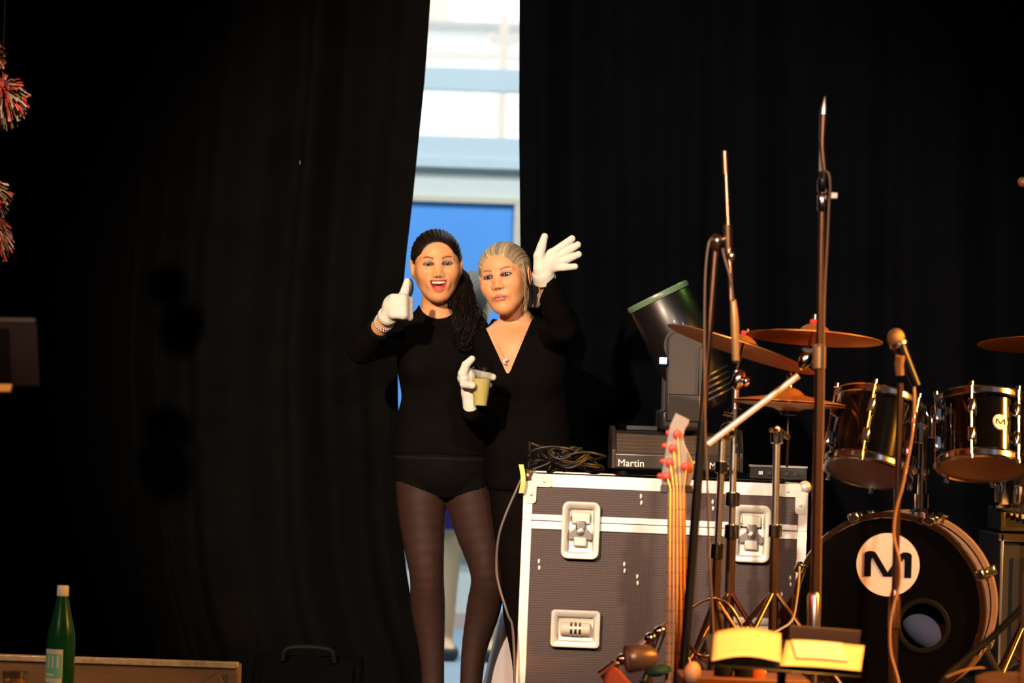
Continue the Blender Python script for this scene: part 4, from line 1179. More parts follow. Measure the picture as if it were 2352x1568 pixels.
# front head with its port
hc = np.array((.092, -.040)); hr = .060
nseg = 64; Vh = []; Fh = []
for k in range(nseg):
    a = 2 * math.pi * k / nseg; d = np.array((math.cos(a), math.sin(a)))
    b = hc @ d; R0 = kr - .011; tmax = -b + math.sqrt(b * b + R0 * R0 - hc @ hc)
    for t in (hr, hr + (tmax - hr) * .4, tmax):
        p = hc + d * t; Vh.append(kc + kx * p[0] + kz * p[1] + kn_ * 0.0)
for k in range(nseg):
    l = (k + 1) % nseg
    for j in (0, 1): Fh.append((k * 3 + j, k * 3 + j + 1, l * 3 + j + 1, l * 3 + j))
hd_ = part('front_head', (Vh, Fh), M_kick, bd, smooth=False)
hw_ = kc + kx * hc[0] + kz * hc[1]
part('port_ring', G().lathe([(hr - .002, .001), (hr, .003), (hr + .010, .003), (hr + .012, .0005)], hw_, kn_, 48), M_rubber, hd_)
part('rear_head', G().lathe([(0, -KD + .02), (kr - .012, -KD + .02)], kc, kn_, 48), M_head, bd)
pil = part('pillow', G().ell(hw_ - kn_ * .12 + np.array((.01, 0, -.02)), (.085, .05, .05), rot(10, 25, 0), 24, 14), mat('pillow_bluegrey', (.13, .15, .24), .9, noise=(12, .15)), bd, sharp=0, label='blue-grey pillow inside the port')
lg = kc + kz * .116 - kx * .004; lr = .083
em = part('emblem', G().lathe([(0, .0012), (lr, .0012), (lr, .0)], lg, kn_, 56), M_logo, hd_, label='round white emblem')
Mp = [(-.75, -.39), (-.75, .33), (-.70, .385), (-.60, .415), (-.48, .41), (-.40, .37), (-.34, .29), (0, -.24), (.34, .29), (.40, .37), (.48, .41), (.60, .415), (.70, .385), (.75, .33), (.75, -.39), (.53, -.39), (.53, .12), (.50, .21), (.13, -.38), (-.13, -.38), (-.50, .21), (-.53, .12), (-.53, -.39)]
part('letter', G().prism([(x * lr, y * lr) for x, y in Mp][::-1], lg, kx, kz, .0016, .0024), M_ink, em, smooth=False, label='black letter M')
for k in range(8):
    a = 2 * math.pi * (k + .5) / 8; d = kx * math.cos(a) + kz * math.sin(a)
    r = part('tension_rod', G().tube([kc + d * (kr + .012) + kn_ * .012, kc + d * (kr + .012) - kn_ * (KD + .01)], .004, 8), M_chrome, bd)
    part('claw', G().obox(kc + d * (kr + .008) - kn_ * .012, kx * -math.sin(a) + kz * math.cos(a), d, kn_, (-.014, -.014, -.022), (.014, .010, .024)), M_chrome, r, bevel=.004)
    part('claw', G().obox(kc + d * (kr + .008) - kn_ * (KD - .012), kx * -math.sin(a) + kz * math.cos(a), d, kn_, (-.014, -.014, -.022), (.014, .010, .024)), M_chrome, r, bevel=.004)
    part('lug', G().obox(kc + d * (kr + .002) - kn_ * KD * .5, kx * -math.sin(a) + kz * math.cos(a), d, kn_, (-.011, -.012, -.060), (.011, .016, .060)), M_chrome, bd, bevel=.006)
for sgn in (-1, 1):
    p0_ = kc + kx * sgn * (kr - .02) - kn_ * .14 - kz * .08
    part('spur', G().tube([p0_, (p0_[0] + sgn * .10, p0_[1] - .10, ZR + .012)], .008, 10), M_chrome, bd)
    part('spur_foot', G().ell((p0_[0] + sgn * .10, p0_[1] - .10, ZR + .013), .013, None, 12, 8), M_rubber, bd)

def tom(centre, axis, r, L, label, name='tom_drum', badge=None, nl=6, a0=0.3):
    c = V3(centre); a = nrm(axis); u = nrm(np.array((1., 0, 0)) - a * a[0]); v = np.cross(a, u)
    t = thing(name, c, label, 'drum', 'tom drums above the bass drum')
    part('shell', G().lathe([(r, -L / 2 + .012), (r, L / 2 - .012)], c, a, 56), M_lacq, t)
    for z, nm in ((-L / 2, 'bottom_hoop'), (L / 2 - .024, 'top_hoop')):
        part(nm, G().lathe([(r - .004, z), (r + .010, z), (r + .013, z + .003), (r + .010, z + .006), (r + .010, z + .018), (r + .013, z + .021), (r + .010, z + .024), (r - .004, z + .024), (r - .004, z)], c, a, 64), M_chrome, t)
    part('bottom_head', G().lathe([(0, -L / 2 + .004), (r + .006, -L / 2 + .004)], c, a, 48), M_head, t)
    part('top_head', G().lathe([(0, L / 2 - .004), (r + .006, L / 2 - .004)], c, a, 48), M_logo, t)
    for k in range(nl):
        q = 2 * math.pi * k / nl + a0; d = u * math.cos(q) + v * math.sin(q); tn = np.cross(a, d)
        rd = part('tension_rod', G().tube([c + d * (r + .016) - a * (L / 2 - .002), c + d * (r + .016) + a * (L / 2 + .004)], .0032, 8), M_chrome, t)
        for sg in (-1, 1):
            part('lug', G().obox(c + d * (r + .006) + a * sg * L * .20, tn, d, a, (-.010, -.008, -.021), (.010, .014, .021)), M_chrome, t, bevel=.006)
            part('rod_head', G().lathe([(0, -.008), (.007, -.007), (.007, .004), (0, .006)], c + d * (r + .016) + a * sg * (L / 2 + .002), a, 10), M_chrome, rd)
    if badge:
        q = badge; d = u * math.cos(q) + v * math.sin(q); tn = np.cross(a, d)
        bc_ = c + d * (r + .001); bo = part('badge', G().lathe([(0, .003), (.018, .003), (.021, 0)], bc_, d, 28), M_logo, t, label='small round white badge')
        part('letter', G().prism([(x * .018, y * .018) for x, y in Mp], bc_ + d * .0032, tn, a, 0, .0008), M_ink, bo, smooth=False)
    return t, c, a
t1b, t1t = V3(W(1990, 1092, 8.22)), V3(W(2030, 912, 8.22)); tl1 = np.linalg.norm(t1t - t1b)
ax1 = nrm(np.array((t1t[0] - t1b[0], .33 * tl1, t1t[2] - t1b[2])))
T1, c1, a1_ = tom((t1b + t1t) / 2 + np.array((0, .04, 0)), ax1, .112, tl1 * 1.0, 'black tom drum with chrome hoops, leaning right above the white emblem')
t2b, t2t = V3(W(2256, 1086, 8.18)), V3(W(2266, 908, 8.18)); tl2 = np.linalg.norm(t2t - t2b)
ax2 = nrm(np.array((t2t[0] - t2b[0], .33 * tl2, t2t[2] - t2b[2])))
T2, c2, a2_ = tom((t2b + t2t) / 2 + np.array((0, .04, 0)), ax2, .112, tl2 * .96, 'black tom drum with a round white badge at the right edge', badge=-1.30, a0=.15)

# tom holder rising from the bass drum
hb0 = V3(W(2118, 1178, 8.38)); hb1 = V3(W(2122, 960, 8.38)); hb0 = np.array((hb1[0], 8.38, kc[2] + kr - .01))
tw = thing('tom_holder', (hb0[0], hb0[1], kc[2] + kr), 'chrome double tom holder post on top of the bass drum', 'drum hardware')
part('base_plate', G().lathe([(0, 0), (.034, 0), (.034, .012), (.020, .022), (.020, .06), (0, .06)], hb0, (0, 0, 1), 24), M_chrome, tw)
part('post', G().tube([hb0 + np.array((0, 0, .04)), hb1], .013, 16), M_chrome, tw)
part('clamp', G().box(hb1, (.044, .04, .05)), M_chrome, tw, bevel=.01)
part('memory_lock', G().lathe([(.013, 0), (.020, .003), (.020, .017), (.013, .02)], hb0 + (hb1 - hb0) * .42, (0, 0, 1), 20), M_chrome, tw)
for cc_, sg in ((c1, -1), (c2, 1)):
    q = cc_ + np.array((-sg * .128, .03, .015))
    part('arm', G().tube(spline([hb1, hb1 + np.array((sg * .03, 0, .035)), (hb1 + q) / 2 + np.array((0, .01, .03)), q], 14), .0075, 10), M_chrome, tw)
    part('bracket', G().box(q, (.022, .05, .06)), M_chrome, tw, bevel=.006)
    part('wing_nut', G().prism([(-.022, .004), (-.010, -.004), (.010, -.004), (.022, .004), (.018, .014), (.006, .006), (-.006, .006), (-.018, .014)], hb1 + np.array((sg * .028, -.03, .012)), (1, 0, 0), (0, 0, 1), 0, .006), M_chrome, tw, bevel=.001)

def cymbal(name, c, axis, r, label, flip=1, bell=.030, group='cymbals of the drum kit', parent=None):
    prof = [(.0045, .036), (.016, .035), (.030, .028), (.040, .018), (.044, .0165), (r * .55, .0095), (r * .8, .004), (r, -.002), (r, -.0032), (r * .8, .0026), (r * .55, .008), (.043, .015), (.030, .026), (.0045, .0345)]
    g = G().lathe([(q, z * flip) for q, z in prof], c, axis, 72)
    V = np.array(g.v)
    return solo(name, (V, g.f), M_bronze, label, 'cymbal', group, origin=V3(c))
def cyl(p, q, r, n=12): return G().tube([p, q], r, n)
def clampbit(c, size=.03):
    return G().ell(c, (size * .55, size * .55, size * .75), None, 14, 8)

def tripod(root, top, zf, spread, azs, r=.007, m=M_brownm, brace=True):
    top = V3(top)
    for az in azs:
        f = np.array((top[0] + spread * math.cos(az), top[1] + spread * math.sin(az), zf + .012))
        l = part('leg', cyl(top, f, r), m, root)
        part('rubber_foot', G().ell(f, (.012, .012, .012), None, 10, 8), M_rubber, l)
        if brace:
            mid = top + (f - top) * .55; low = np.array((top[0], top[1], max(zf + .05, top[2] - (top[2] - zf) * .75)))
            part('brace', cyl(low, mid, r * .7, 8), m, root)

# stand with the long boom arm and the front crash cymbal
YS = 8.02
def stand(name, pxs, Y, label, rad=.0105, foot=ZR, spread=.26, az=(2.5, 4.3, 5.9), leg_at=.33, cat='stand', m=M_brownm, group=None):
    top = V3(W(*pxs[0], Y)); low = V3(W(*pxs[1], Y)); d = (low - top); bot = top + d * ((top[2] - foot - .03) / (top[2] - low[2]))
    t = thing(name, (bot[0], bot[1], foot), label, cat, group)
    return t, top, bot
s1, top1, bot1 = stand('cymbal_stand', ((1660, 1000), (1639, 1463)), YS, 'bronze toned boom cymbal stand with an arm rising to the right')
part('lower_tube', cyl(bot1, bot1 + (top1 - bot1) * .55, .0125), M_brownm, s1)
part('upper_tube', cyl(bot1 + (top1 - bot1) * .5, top1, .0095), M_chromed, s1)
part('height_clamp', G().lathe([(.012, -.02), (.019, -.018), (.019, .018), (.011, .022)], bot1 + (top1 - bot1) * .56, top1 - bot1, 18), M_chrome, s1)
part('height_clamp', G().lathe([(.010, -.016), (.017, -.014), (.017, .014), (.010, .016)], bot1 + (top1 - bot1) * .88, top1 - bot1, 18), M_chrome, s1)
part('tilter', G().ell(V3(W(1672, 990, YS)), (.022, .018, .024), None, 16, 10), M_chrome, s1)
ba, bb = V3(W(1626, 1020, YS - .02)), V3(W(1834, 862, YS - .02))
part('boom_arm', cyl(ba, bb, .0085, 12), mat('boom_satin', (.72, .58, .44), .35, .5, noise=(30, .1)), s1)
bt = V3(W(1851, 826, YS - .02))
part('boom_tilter', G().ell(bt, (.018, .016, .030), rot(0, 25, 0), 16, 10), M_chrome, s1)
part('wing_nut', G().prism([(-.020, .0), (-.006, -.006), (.006, -.006), (.020, 0), (.018, .012), (.004, .004), (-.004, .004), (-.018, .012)], bt + np.array((.004, -.022, .024)), (1, 0, 0), (0, 0, 1), 0, .005), M_chrome, s1)
cA = V3(W(1870, 775, YS - .0)); axA = nrm(np.array((.045, .075, 1)))
part('cymbal_rod', cyl(bt, cA + axA * .06, .0045, 10), M_chrome, s1)
part('cymbal_felt', G().lathe([(.005, .036), (.014, .037), (.014, .046), (.005, .047)], cA, axA, 16), mat('felt_red', (.55, .03, .03), .9, noise=(60, .2)), s1)
part('cymbal_nut', G().lathe([(0, .062), (.008, .060), (.008, .048), (0, .047)], cA, axA, 12), M_chrome, s1)
tripod(s1, bot1 + (top1 - bot1) * .38, ZR, .20, (2.0, 5.0, 6.1))
cymbal('crash_cymbal', cA, axA, .178, 'bronze crash cymbal held by the boom arm, behind the tall microphone stand')

# straight stand with the tilted cymbal
s2, top2, bot2 = stand('cymbal_stand', ((1692, 850), (1674, 1400)), 8.20, 'chrome cymbal stand under the steeply tilted cymbal')
part('lower_tube', cyl(bot2, bot2 + (top2 - bot2) * .5, .0135), M_brownm, s2)
part('upper_tube', cyl(bot2 + (top2 - bot2) * .48, top2, .0095), M_chromed, s2)
for f in (.5, .60, .86): part('height_clamp', G().lathe([(.010, -.020), (.020, -.017), (.020, .017), (.010, .020)], bot2 + (top2 - bot2) * f, top2 - bot2, 18), M_chrome, s2)
part('clamp_screw', cyl(bot2 + (top2 - bot2) * .86 + np.array((-.01, -.02, 0)), bot2 + (top2 - bot2) * .86 + np.array((-.035, -.03, .005)), .006, 10), M_chrome, s2)
part('tilter', G().ell(V3(W(1697, 872, 8.19)), (.018, .015, .028), rot(0, 20, 0), 16, 10), M_chrome, s2)
part('tilter_knob', G().ell(V3(W(1714, 876, 8.17)), (.010, .010, .014), None, 12, 8), M_chrome, s2)
cB = V3(W(1703, 800, 8.19)); axB = nrm(np.array((.30, .05, 1)))
part('cymbal_rod', cyl(top2, cB + axB * .055, .0045, 10), M_chrome, s2)
part('cymbal_felt', G().lathe([(.005, .036), (.014, .037), (.014, .046), (.005, .047)], cB, axB, 16), MATS['felt_red'], s2)
tripod(s2, bot2 + (top2 - bot2) * .32, ZR, .24, (2.0, 3.9, 5.6))
cymbal('crash_cymbal', cB, axB, .205, 'bronze cymbal tilted down to the right in front of the moving-head light')

# hi-hat
s3, top3, bot3 = stand('hi_hat_stand', ((1785, 985), (1775, 1453)), 8.12, 'bronze toned hi-hat stand in front of the right latch')
part('lower_tube', cyl(bot3, bot3 + (top3 - bot3) * .62, .0125), M_brownm, s3)
part('upper_tube', cyl(bot3 + (top3 - bot3) * .6, top3, .010), M_chromed, s3)
for f in (.62, .97): part('height_clamp', G().lathe([(.010, -.018), (.018, -.015), (.018, .015), (.010, .018)], bot3 + (top3 - bot3) * f, top3 - bot3, 18), M_chrome, s3)
part('clamp_screw', cyl(top3 + np.array((-.005, -.02, -.005)), top3 + np.array((-.020, -.045, -.003)), .007, 10), M_chrome, s3)
cH = V3(W(1812, 925, 8.20)); 
part('pull_rod', cyl(np.array((cH[0], cH[1], top3[2] - .10)), cH + np.array((0, 0, .085)), .0035, 8), M_chrome, s3)
part('seat_cup', G().lathe([(0, -.034), (.022, -.032), (.026, -.018), (0, -.016)], cH, (0, 0, 1), 20), M_blackm, s3)
part('offset_arm', cyl(top3, np.array((cH[0], cH[1], top3[2] - .02)), .008, 10), M_chromed, s3)
part('clutch', G().lathe([(0, .080), (.007, .078), (.009, .060), (.006, .050), (.010, .040), (0, .038)], cH, (0, 0, 1), 14), M_chrome, s3)
tripod(s3, bot3 + (top3 - bot3) * .40, ZR, .24, (2.7, 4.0, 5.9))
cymbal('hi_hat_cymbal', cH + np.array((0, 0, .004)), (0.03, .02, 1), .150, 'upper bronze hi-hat cymbal behind the boom arm', group='hi-hat pair')
cymbal('hi_hat_cymbal', cH + np.array((0, 0, -.006)), (0.03, .02, 1), .150, 'lower bronze hi-hat cymbal, facing down under its pair', flip=-.5, group='hi-hat pair')
# cymbal at the right edge
s4, top4, bot4 = stand('cymbal_stand', ((2402, 800), (2385, 1400)), 8.5, 'chrome cymbal stand at the right edge behind the toms')
part('tube', cyl(bot4, top4, .011), M_chromed, s4)
cD = V3(W(2405, 790, 8.5)); axD = nrm(np.array((-.01, .10, 1)))
part('cymbal_rod', cyl(top4, cD + axD * .06, .0045), M_chrome, s4)
tripod(s4, bot4 + (top4 - bot4) * .3, ZR, .24, (2.0, 4.0, 6.0))
cymbal('ride_cymbal', cD, axD, .190, 'bronze cymbal cut off by the right edge of the picture')

# ------------------------------------------------------------------ microphones on stands
def mic_stand_base(root, p, zf, m=M_blackm):
    p = V3(p); tripod(root, (p[0], p[1], zf + .16), zf, .26, (.6, 2.7, 4.75), .0075, m, brace=False)
    part('hub', G().lathe([(0, -.03), (.018, -.028), (.020, .02), (.014, .035), (0, .035)], (p[0], p[1], zf + .165), (0, 0, 1), 16), m, root)
# tall stand
YT = 7.55
ta, tb = V3(W(1889, 440, YT)), V3(W(1868, 1480, YT)); d_ = tb - ta; tfoot = ta + d_ * ((ta[2] - .15) / (ta[2] - tb[2]))
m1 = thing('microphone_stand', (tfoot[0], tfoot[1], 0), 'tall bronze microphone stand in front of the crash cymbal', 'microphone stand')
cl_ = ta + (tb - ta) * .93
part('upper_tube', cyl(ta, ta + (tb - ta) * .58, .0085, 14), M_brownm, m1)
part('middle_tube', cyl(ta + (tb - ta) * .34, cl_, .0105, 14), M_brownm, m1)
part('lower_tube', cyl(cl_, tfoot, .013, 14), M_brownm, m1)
part('clutch', G().lathe([(.011, -.05), (.016, -.045), (.017, .04), (.011, .05)], cl_, ta - tb, 18), M_chromed, m1)
part('clutch', G().lathe([(.009, -.032), (.016, -.028), (.016, .024), (.009, .03)], ta + (tb - ta) * .365, ta - tb, 18), mat('collar_amber', (.55, .35, .16), .35, .6, noise=(30, .1)), m1)
part('top_collar', G().lathe([(.009, -.05), (.012, -.045), (.012, -.01), (.009, -.005), (.013, 0), (.013, .03), (.006, .036)], ta, ta - tb, 16), M_chrome, m1)
mic_stand_base(m1, tfoot, 0, M_brownm)
mt = thing('microphone', V3(W(1890, 420, YT)), 'slim upright microphone with clip on the tall stand', 'microphone')
part('clip', G().tube([W(1892, 425, YT), W(1893, 395, YT)], [.010, .013], 12), M_blackm, mt)
part('body', G().tube(spline([W(1894, 392, YT), W(1889, 340, YT), W(1890, 300, YT), W(1892, 262, YT)], 16), np.linspace(.0075, .0095, 16), 12), M_brownm, mt)
part('grille', G().tube([W(1892, 262, YT), W(1893, 245, YT), W(1895, 222, YT)], [.010, .0085, .002], 14), M_chromed, mt)
part('cable_tag', G().box(W(1886, 370, YT), (.010, .006, .05)), mat('tag_brown', (.16, .12, .10), .7, noise=(20, .2)), mt)
part('cable_clip', G().box(W(1914, 449, YT - .01), (.020, .010, .014)), M_logo, mt, bevel=.002, label='white cable marker')
solo('microphone_cable', G().tube(spline([W(1895, 392, YT - .01), W(1904, 400, YT - .02), W(1907, 430, YT - .02), W(1904, 470, YT - .015), W(1900, 560, YT - .015), W(1893, 700, YT - .015), W(1891, 900, YT - .017), W(1886, 1150, YT - .018), W(1882, 1400, YT - .02), W(1872, 1560, YT - .02), Vector((tfoot[0] + .02, YT - .05, .006)), Vector((tfoot[0] + .2, YT - .12, .005))], 120), .0032, 7), M_cableb,
     'thin brown cable running down the tall microphone stand', 'cable', sharp=0)
# boom stand with a hanging pencil microphone
YB2 = 7.52
ba_, bb_ = V3(W(1645, 560, YB2)), V3(W(1582, 1376, YB2)); d_ = bb_ - ba_; bf = ba_ + d_ * ((ba_[2] - .15) / (ba_[2] - bb_[2]))
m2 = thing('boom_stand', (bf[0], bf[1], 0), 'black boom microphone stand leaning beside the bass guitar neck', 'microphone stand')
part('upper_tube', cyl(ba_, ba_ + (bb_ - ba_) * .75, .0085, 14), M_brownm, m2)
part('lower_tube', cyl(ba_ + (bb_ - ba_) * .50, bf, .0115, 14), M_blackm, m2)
part('tee_clamp', G().ell(V3(W(1645, 556, YB2 - .01)), (.015, .018, .022), None, 16, 10), M_brownm, m2)
part('tee_screw', G().ell(V3(W(1648, 553, YB2 - .03)), (.009, .008, .011), None, 12, 8), M_chromed, m2)
part('boom_arm', cyl(V3(W(1666, 352, YB2 + .02)), V3(W(1680, 690, YB2 - .02)), .0060, 12), M_brownm, m2)
part('counterweight', G().tube([W(1665, 348, YB2 + .02), W(1667, 400, YB2 + .015)], [.0085, .0075], 12), M_brownm, m2)
part('boom_clamp', G().tube([W(1672, 516, YB2), W(1674, 590, YB2)], .012, 12), M_brownm, m2)
part('cross_link', cyl(V3(W(1645, 556, YB2)), V3(W(1673, 545, YB2)), .009, 10), M_brownm, m2)
part('clamp_knob', G().ell(V3(W(1681, 588, YB2 - .02)), (.009, .009, .012), None, 12, 8), M_chromed, m2)
mic_stand_base(m2, bf, 0)
mp = thing('microphone', V3(W(1690, 832, YB2 - .02)), 'slim pencil microphone hanging down from the boom stand', 'microphone')
part('body', G().tube([W(1684, 688, YB2 - .02), W(1686, 712, YB2 - .02), W(1688, 740, YB2 - .02), W(1690, 828, YB2 - .02)], [.007, .009, .0105, .0088], 14), mat('mic_body_amber_light_tint', (.45, .27, .12), .32, .5, noise=(30, .1)), mp)  # body colour carries a tint of the amber light
part('grille', G().tube([W(1690, 828, YB2 - .02), W(1690, 834, YB2 - .02)], [.0088, .007], 14), M_chromed, mp)
solo('microphone_cable', G().tube(spline([W(1684, 690, YB2 - .03), W(1678, 640, YB2 - .035), W(1664, 590, YB2 - .03), W(1660, 570, YB2 - .03)], 30), .0034, 7), M_cableb, 'short cable looping up from the pencil microphone', 'cable', sharp=0)
solo('microphone_cable', G().tube(spline([W(1640, 548, YB2 - .02), W(1628, 560, YB2 - .03), W(1620, 640, YB2 - .03), W(1618, 800, YB2 - .03), W(1620, 1000, YB2 - .03), W(1626, 1150, YB2 - .03), W(1628, 1266, YB2 - .03), W(1636, 1400, YB2 - .03), W(1640, 1560, YB2 - .03), Vector((bf[0] + .09, YB2 - .08, .006)), Vector((bf[0] + .2, YB2 - .18, .005))], 90), .0030, 7), M_cableb, 'long thin cable hanging from the boom stand clamp', 'cable', sharp=0)
# vocal microphone in front of the bass drum
YV = 7.45
va, vb = V3(W(2068, 880, YV)), V3(W(2050, 1568, YV)); d_ = vb - va; vf = va + d_ * ((va[2] - .15) / (va[2] - vb[2]))
m3 = thing('microphone_stand', (vf[0], vf[1], 0), 'straight bronze microphone stand in front of the bass drum emblem', 'microphone stand')
vc = va + (vb - va) * .76
part('upper_tube', cyl(va, vc, .0085, 14), M_brownm, m3)
part('lower_tube', cyl(vc, vf, .0105, 14), M_brownm, m3)
part('clutch', G().lathe([(.009, -.045), (.016, -.04), (.014, .03), (.009, .05)], vc, va - vb, 18), M_brownm, m3)
mic_stand_base(m3, vf, 0, M_brownm)
vm = thing('microphone', V3(W(2067, 860, YV)), 'vocal microphone with round grille, tilted up over the bass drum', 'microphone')
hd3 = V3(W(2058, 776, YV)); tl3 = V3(W(2090, 850, YV)); dm = nrm(tl3 - hd3)
part('grille', G().ell(hd3, (.0215, .0215, .0235), None, 24, 16), mat('grille_amber_light_tint', (.42, .24, .09), .45, .6, noise=(400, .5), bump=(500, .6, .002)), vm)  # amber light is tinted into the grille colour
part('grille_band', G().lathe([(.019, 0), (.022, .003), (.022, .009), (.018, .013)], hd3 + dm * .010, dm, 24), M_chromed, vm)
part('body', G().lathe([(.017, .020), (.0155, .04), (.012, .10), (.011, .125), (0, .126)], hd3, dm, 20), M_blackm, vm)
part('clip', G().tube([V3(W(2068, 862, YV)), V3(W(2067, 838, YV)), V3(W(2068, 815, YV - .01))], [.011, .0135, .012], 14), mat('clip_tan', (.30, .15, .05), .5, noise=(30, .1)), vm)
solo('microphone_cable', G().tube(spline([W(2090, 850, YV), W(2098, 880, YV), W(2100, 920, YV - .01), W(2096, 990, YV - .01), W(2084, 1060, YV - .01), W(2072, 1120, YV - .012), W(2058, 1170, YV - .012), W(2053, 1230, YV - .012), W(2066, 1290, YV - .014), W(2066, 1340, YV - .014), W(2052, 1390, YV - .014), W(2044, 1440, YV - .016), W(2046, 1500, YV - .016), W(2064, 1568, YV - .016), W(2072, 1650, YV - .02), Vector((vf[0] + .08, YV - .06, .006)), Vector((vf[0] + .2, YV - .12, .005))], 130), .0036, 8),
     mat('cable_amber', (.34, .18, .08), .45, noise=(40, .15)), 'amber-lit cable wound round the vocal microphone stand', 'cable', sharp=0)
# tip of another microphone at the right edge
mf = thing('microphone', V3(W(2352, 418, 8.4)), 'microphone head poking in at the right edge above the cymbals', 'microphone')
part('grille', G().ell(V3(W(2349, 418, 8.4)), (.014, .014, .014), None, 16, 12), MATS['grille_amber_light_tint'], mf)
part('body', G().tube([W(2352, 420, 8.4), W(2440, 440, 8.4)], [.010, .008], 12), M_blackm, mf)
mfs = thing('microphone_stand', (W(2440, 440, 8.4).x, 8.4, ZR), 'microphone stand just beyond the right edge', 'microphone stand')
part('tube', G().tube([(W(2440, 440, 8.4).x, 8.4, ZR + .15), V3(W(2440, 440, 8.4))], .009, 10), M_blackm, mfs)
mic_stand_base(mfs, (W(2440, 440, 8.4).x, 8.4, 0), ZR)

# ------------------------------------------------------------------ bass guitar on its stand
YG = 7.70; SG = FPX / YG
gn = V3(W(1554, 1128, YG)); gt_ = V3(W(1552, 1568, YG))
gx = np.array((1., 0, 0)); gdn = nrm(gt_ - gn + np.array((0, -.10, 0)) * np.linalg.norm(gt_ - gn)); gup = -gdn; gx = nrm(gx - gup * (gx @ gup)); gno = np.cross(gx, gup)   # gno points away from the camera... fixed below
gno = gno if gno[1] < 0 else -gno                  # outward face normal, towards the camera
M_fret = mat('fretboard_amber', (.30, .115, .03), .4, noise=(9, .25), stretch=(8, 8, 1))
M_gbody = mat('guitar_body_red', (.30, .06, .025), .18, coat=.8, noise=(5, .3))
M_hstk = mat('headstock_grey', (.20, .17, .155), .35, noise=(8, .1))
gpx = lambda px, py, d=0: gn + gx * ((px - 1554) / SG) + gup * ((1128 - py) / SG) + gno * d
bg_ = thing('bass_guitar', (gn[0], YG - .1, .02), 'five-string bass guitar standing upright, its long neck before the road case', 'guitar')
NL = .50
def strip(w0, w1, l0, l1, d0, d1):
    P = [gn + gx * s * w + gdn * l + gno * d for d in (d0, d1) for s, w, l in ((-1, w0, l0), (1, w0, l0), (1, w1, l1), (-1, w1, l1))]
    return G().add(P, [(3, 2, 1, 0), (4, 5, 6, 7), (0, 1, 5, 4), (1, 2, 6, 5), (2, 3, 7, 6), (3, 0, 4, 7)])
part('neck', strip(.0210, .0285, 0, NL, -.022, 0), mat('neck_maple', (.45, .24, .09), .4, noise=(9, .2)), bg_, bevel=.004)
fb = part('fretboard', strip(.0220, .0300, 0, NL + .06, 0, .005), M_fret, bg_, bevel=.001)
sl = .80
for k in range(1, 22):
    l = sl * (1 - 2 ** (-k / 12.0))
    if l > NL + .05: break
    w = .0220 + .0080 * l / (NL + .06)
    part('fret', G().tube([gn + gx * -w + gdn * l + gno * .0055, gn + gx * w + gdn * l + gno * .0055], .0014, 6), M_chromed, fb)
part('nut', strip(.0225, .0225, -.006, .001, 0, .008), mat('nut_dark', (.05, .035, .03), .4, noise=(20, .2)), bg_)
part('truss_cover', G().obox(gn, gx, gup, gno, (-.040, -.004, -.012), (.040, .016, -.002)), mat('nut_block', (.03, .02, .015), .4, noise=(20, .2)), bg_, bevel=.002)
hs_px = [(1520, 1112), (1520, 1085), (1524, 1060), (1531, 1015), (1539, 975), (1552, 946), (1584, 962), (1582, 972), (1574, 985), (1570, 1000), (1573, 1020), (1584, 1042), (1592, 1062), (1593, 1084), (1588, 1108), (1580, 1120), (1530, 1120)]
hk = part('headstock', G().prism([((x - 1554) / SG, (1128 - y) / SG) for x, y in hs_px], gn - gno * .018, gx, gup, 0, .015) if np.cross(gx, gup) @ gno > 0 else
     G().prism([((x - 1554) / SG, (1128 - y) / SG) for x, y in hs_px], gn - gno * .003, gx, gup, 0, .015), M_hstk, bg_, bevel=.002, label='grey headstock with red pegs')
M_peg = mat('peg_red', (.60, .06, .035), .35, noise=(30, .1))
for (x, y), (hx_, hy_) in zip(((1556, 997), (1546, 1030), (1538, 1062), (1531, 1095), (1576, 1072)), ((1538, 992), (1529, 1022), (1524, 1058), (1518, 1092), (1597, 1062))):
    pg_ = part('tuning_peg', G().lathe([(0, .022), (.0075, .021), (.0075, .004), (.012, .002), (.012, -.003), (0, -.003)], gpx(x, y), gno, 14), M_peg, hk)
    part('peg_key', G().ell(gpx(hx_, hy_, -.010), (.010, .006, .008), None, 12, 8), mat('key_amber', (.65, .32, .08), .3, .6, noise=(30, .1)) if x > 1570 else M_peg, hk)
M_str = mat('string_bronze', (.85, .46, .17), .35, .3, noise=(30, .05))
for k in range(5):
    f = (k - 2) / 2
    top_ = gpx(*((1531, 1095), (1538, 1062), (1546, 1030), (1556, 997), (1576, 1072))[k], .010)
    part('string', G().tube([top_, gn + gx * f * .0165 + gup * .006 + gno * .010, gn + gx * f * .0225 + gdn * (sl * .93) + gno * .014], .0023 if k < 3 else .0019, 6), M_str, bg_)
bcn = gn + gdn * (NL + .030)
body_out = [(-.030, .095), (-.028, .060), (-.050, .030), (-.085, .050), (-.120, .085), (-.150, .115), (-.172, .105), (-.182, .060), (-.168, -.02), (-.180, -.10), (-.190, -.18), (-.165, -.255), (-.09, -.29), (0, -.30), (.09, -.29), (.160, -.25), (.180, -.18), (.160, -.09), (.140, -.01), (.150, .05), (.135, .085), (.105, .07), (.070, .025), (.045, .02), (.032, .06), (.030, .095)]
bo_sm = spline([(x, y, 0) for x, y in body_out + [body_out[0]]], 90)[:-1]
pr = [(p[0], p[1] - .02) for p in bo_sm]
bdy = part('body', G().prism(pr, bcn - gno * .035, gx, gup, *((0, .034) if np.cross(gx, gup) @ gno > 0 else (-.034, 0))), M_gbody, bg_, bevel=.008, label='glossy red-brown body')
part('bridge', G().obox(bcn, gx, gdn, gno, (-.04, .12, 0), (.04, .18, .012)), M_chrome, bg_, bevel=.003)
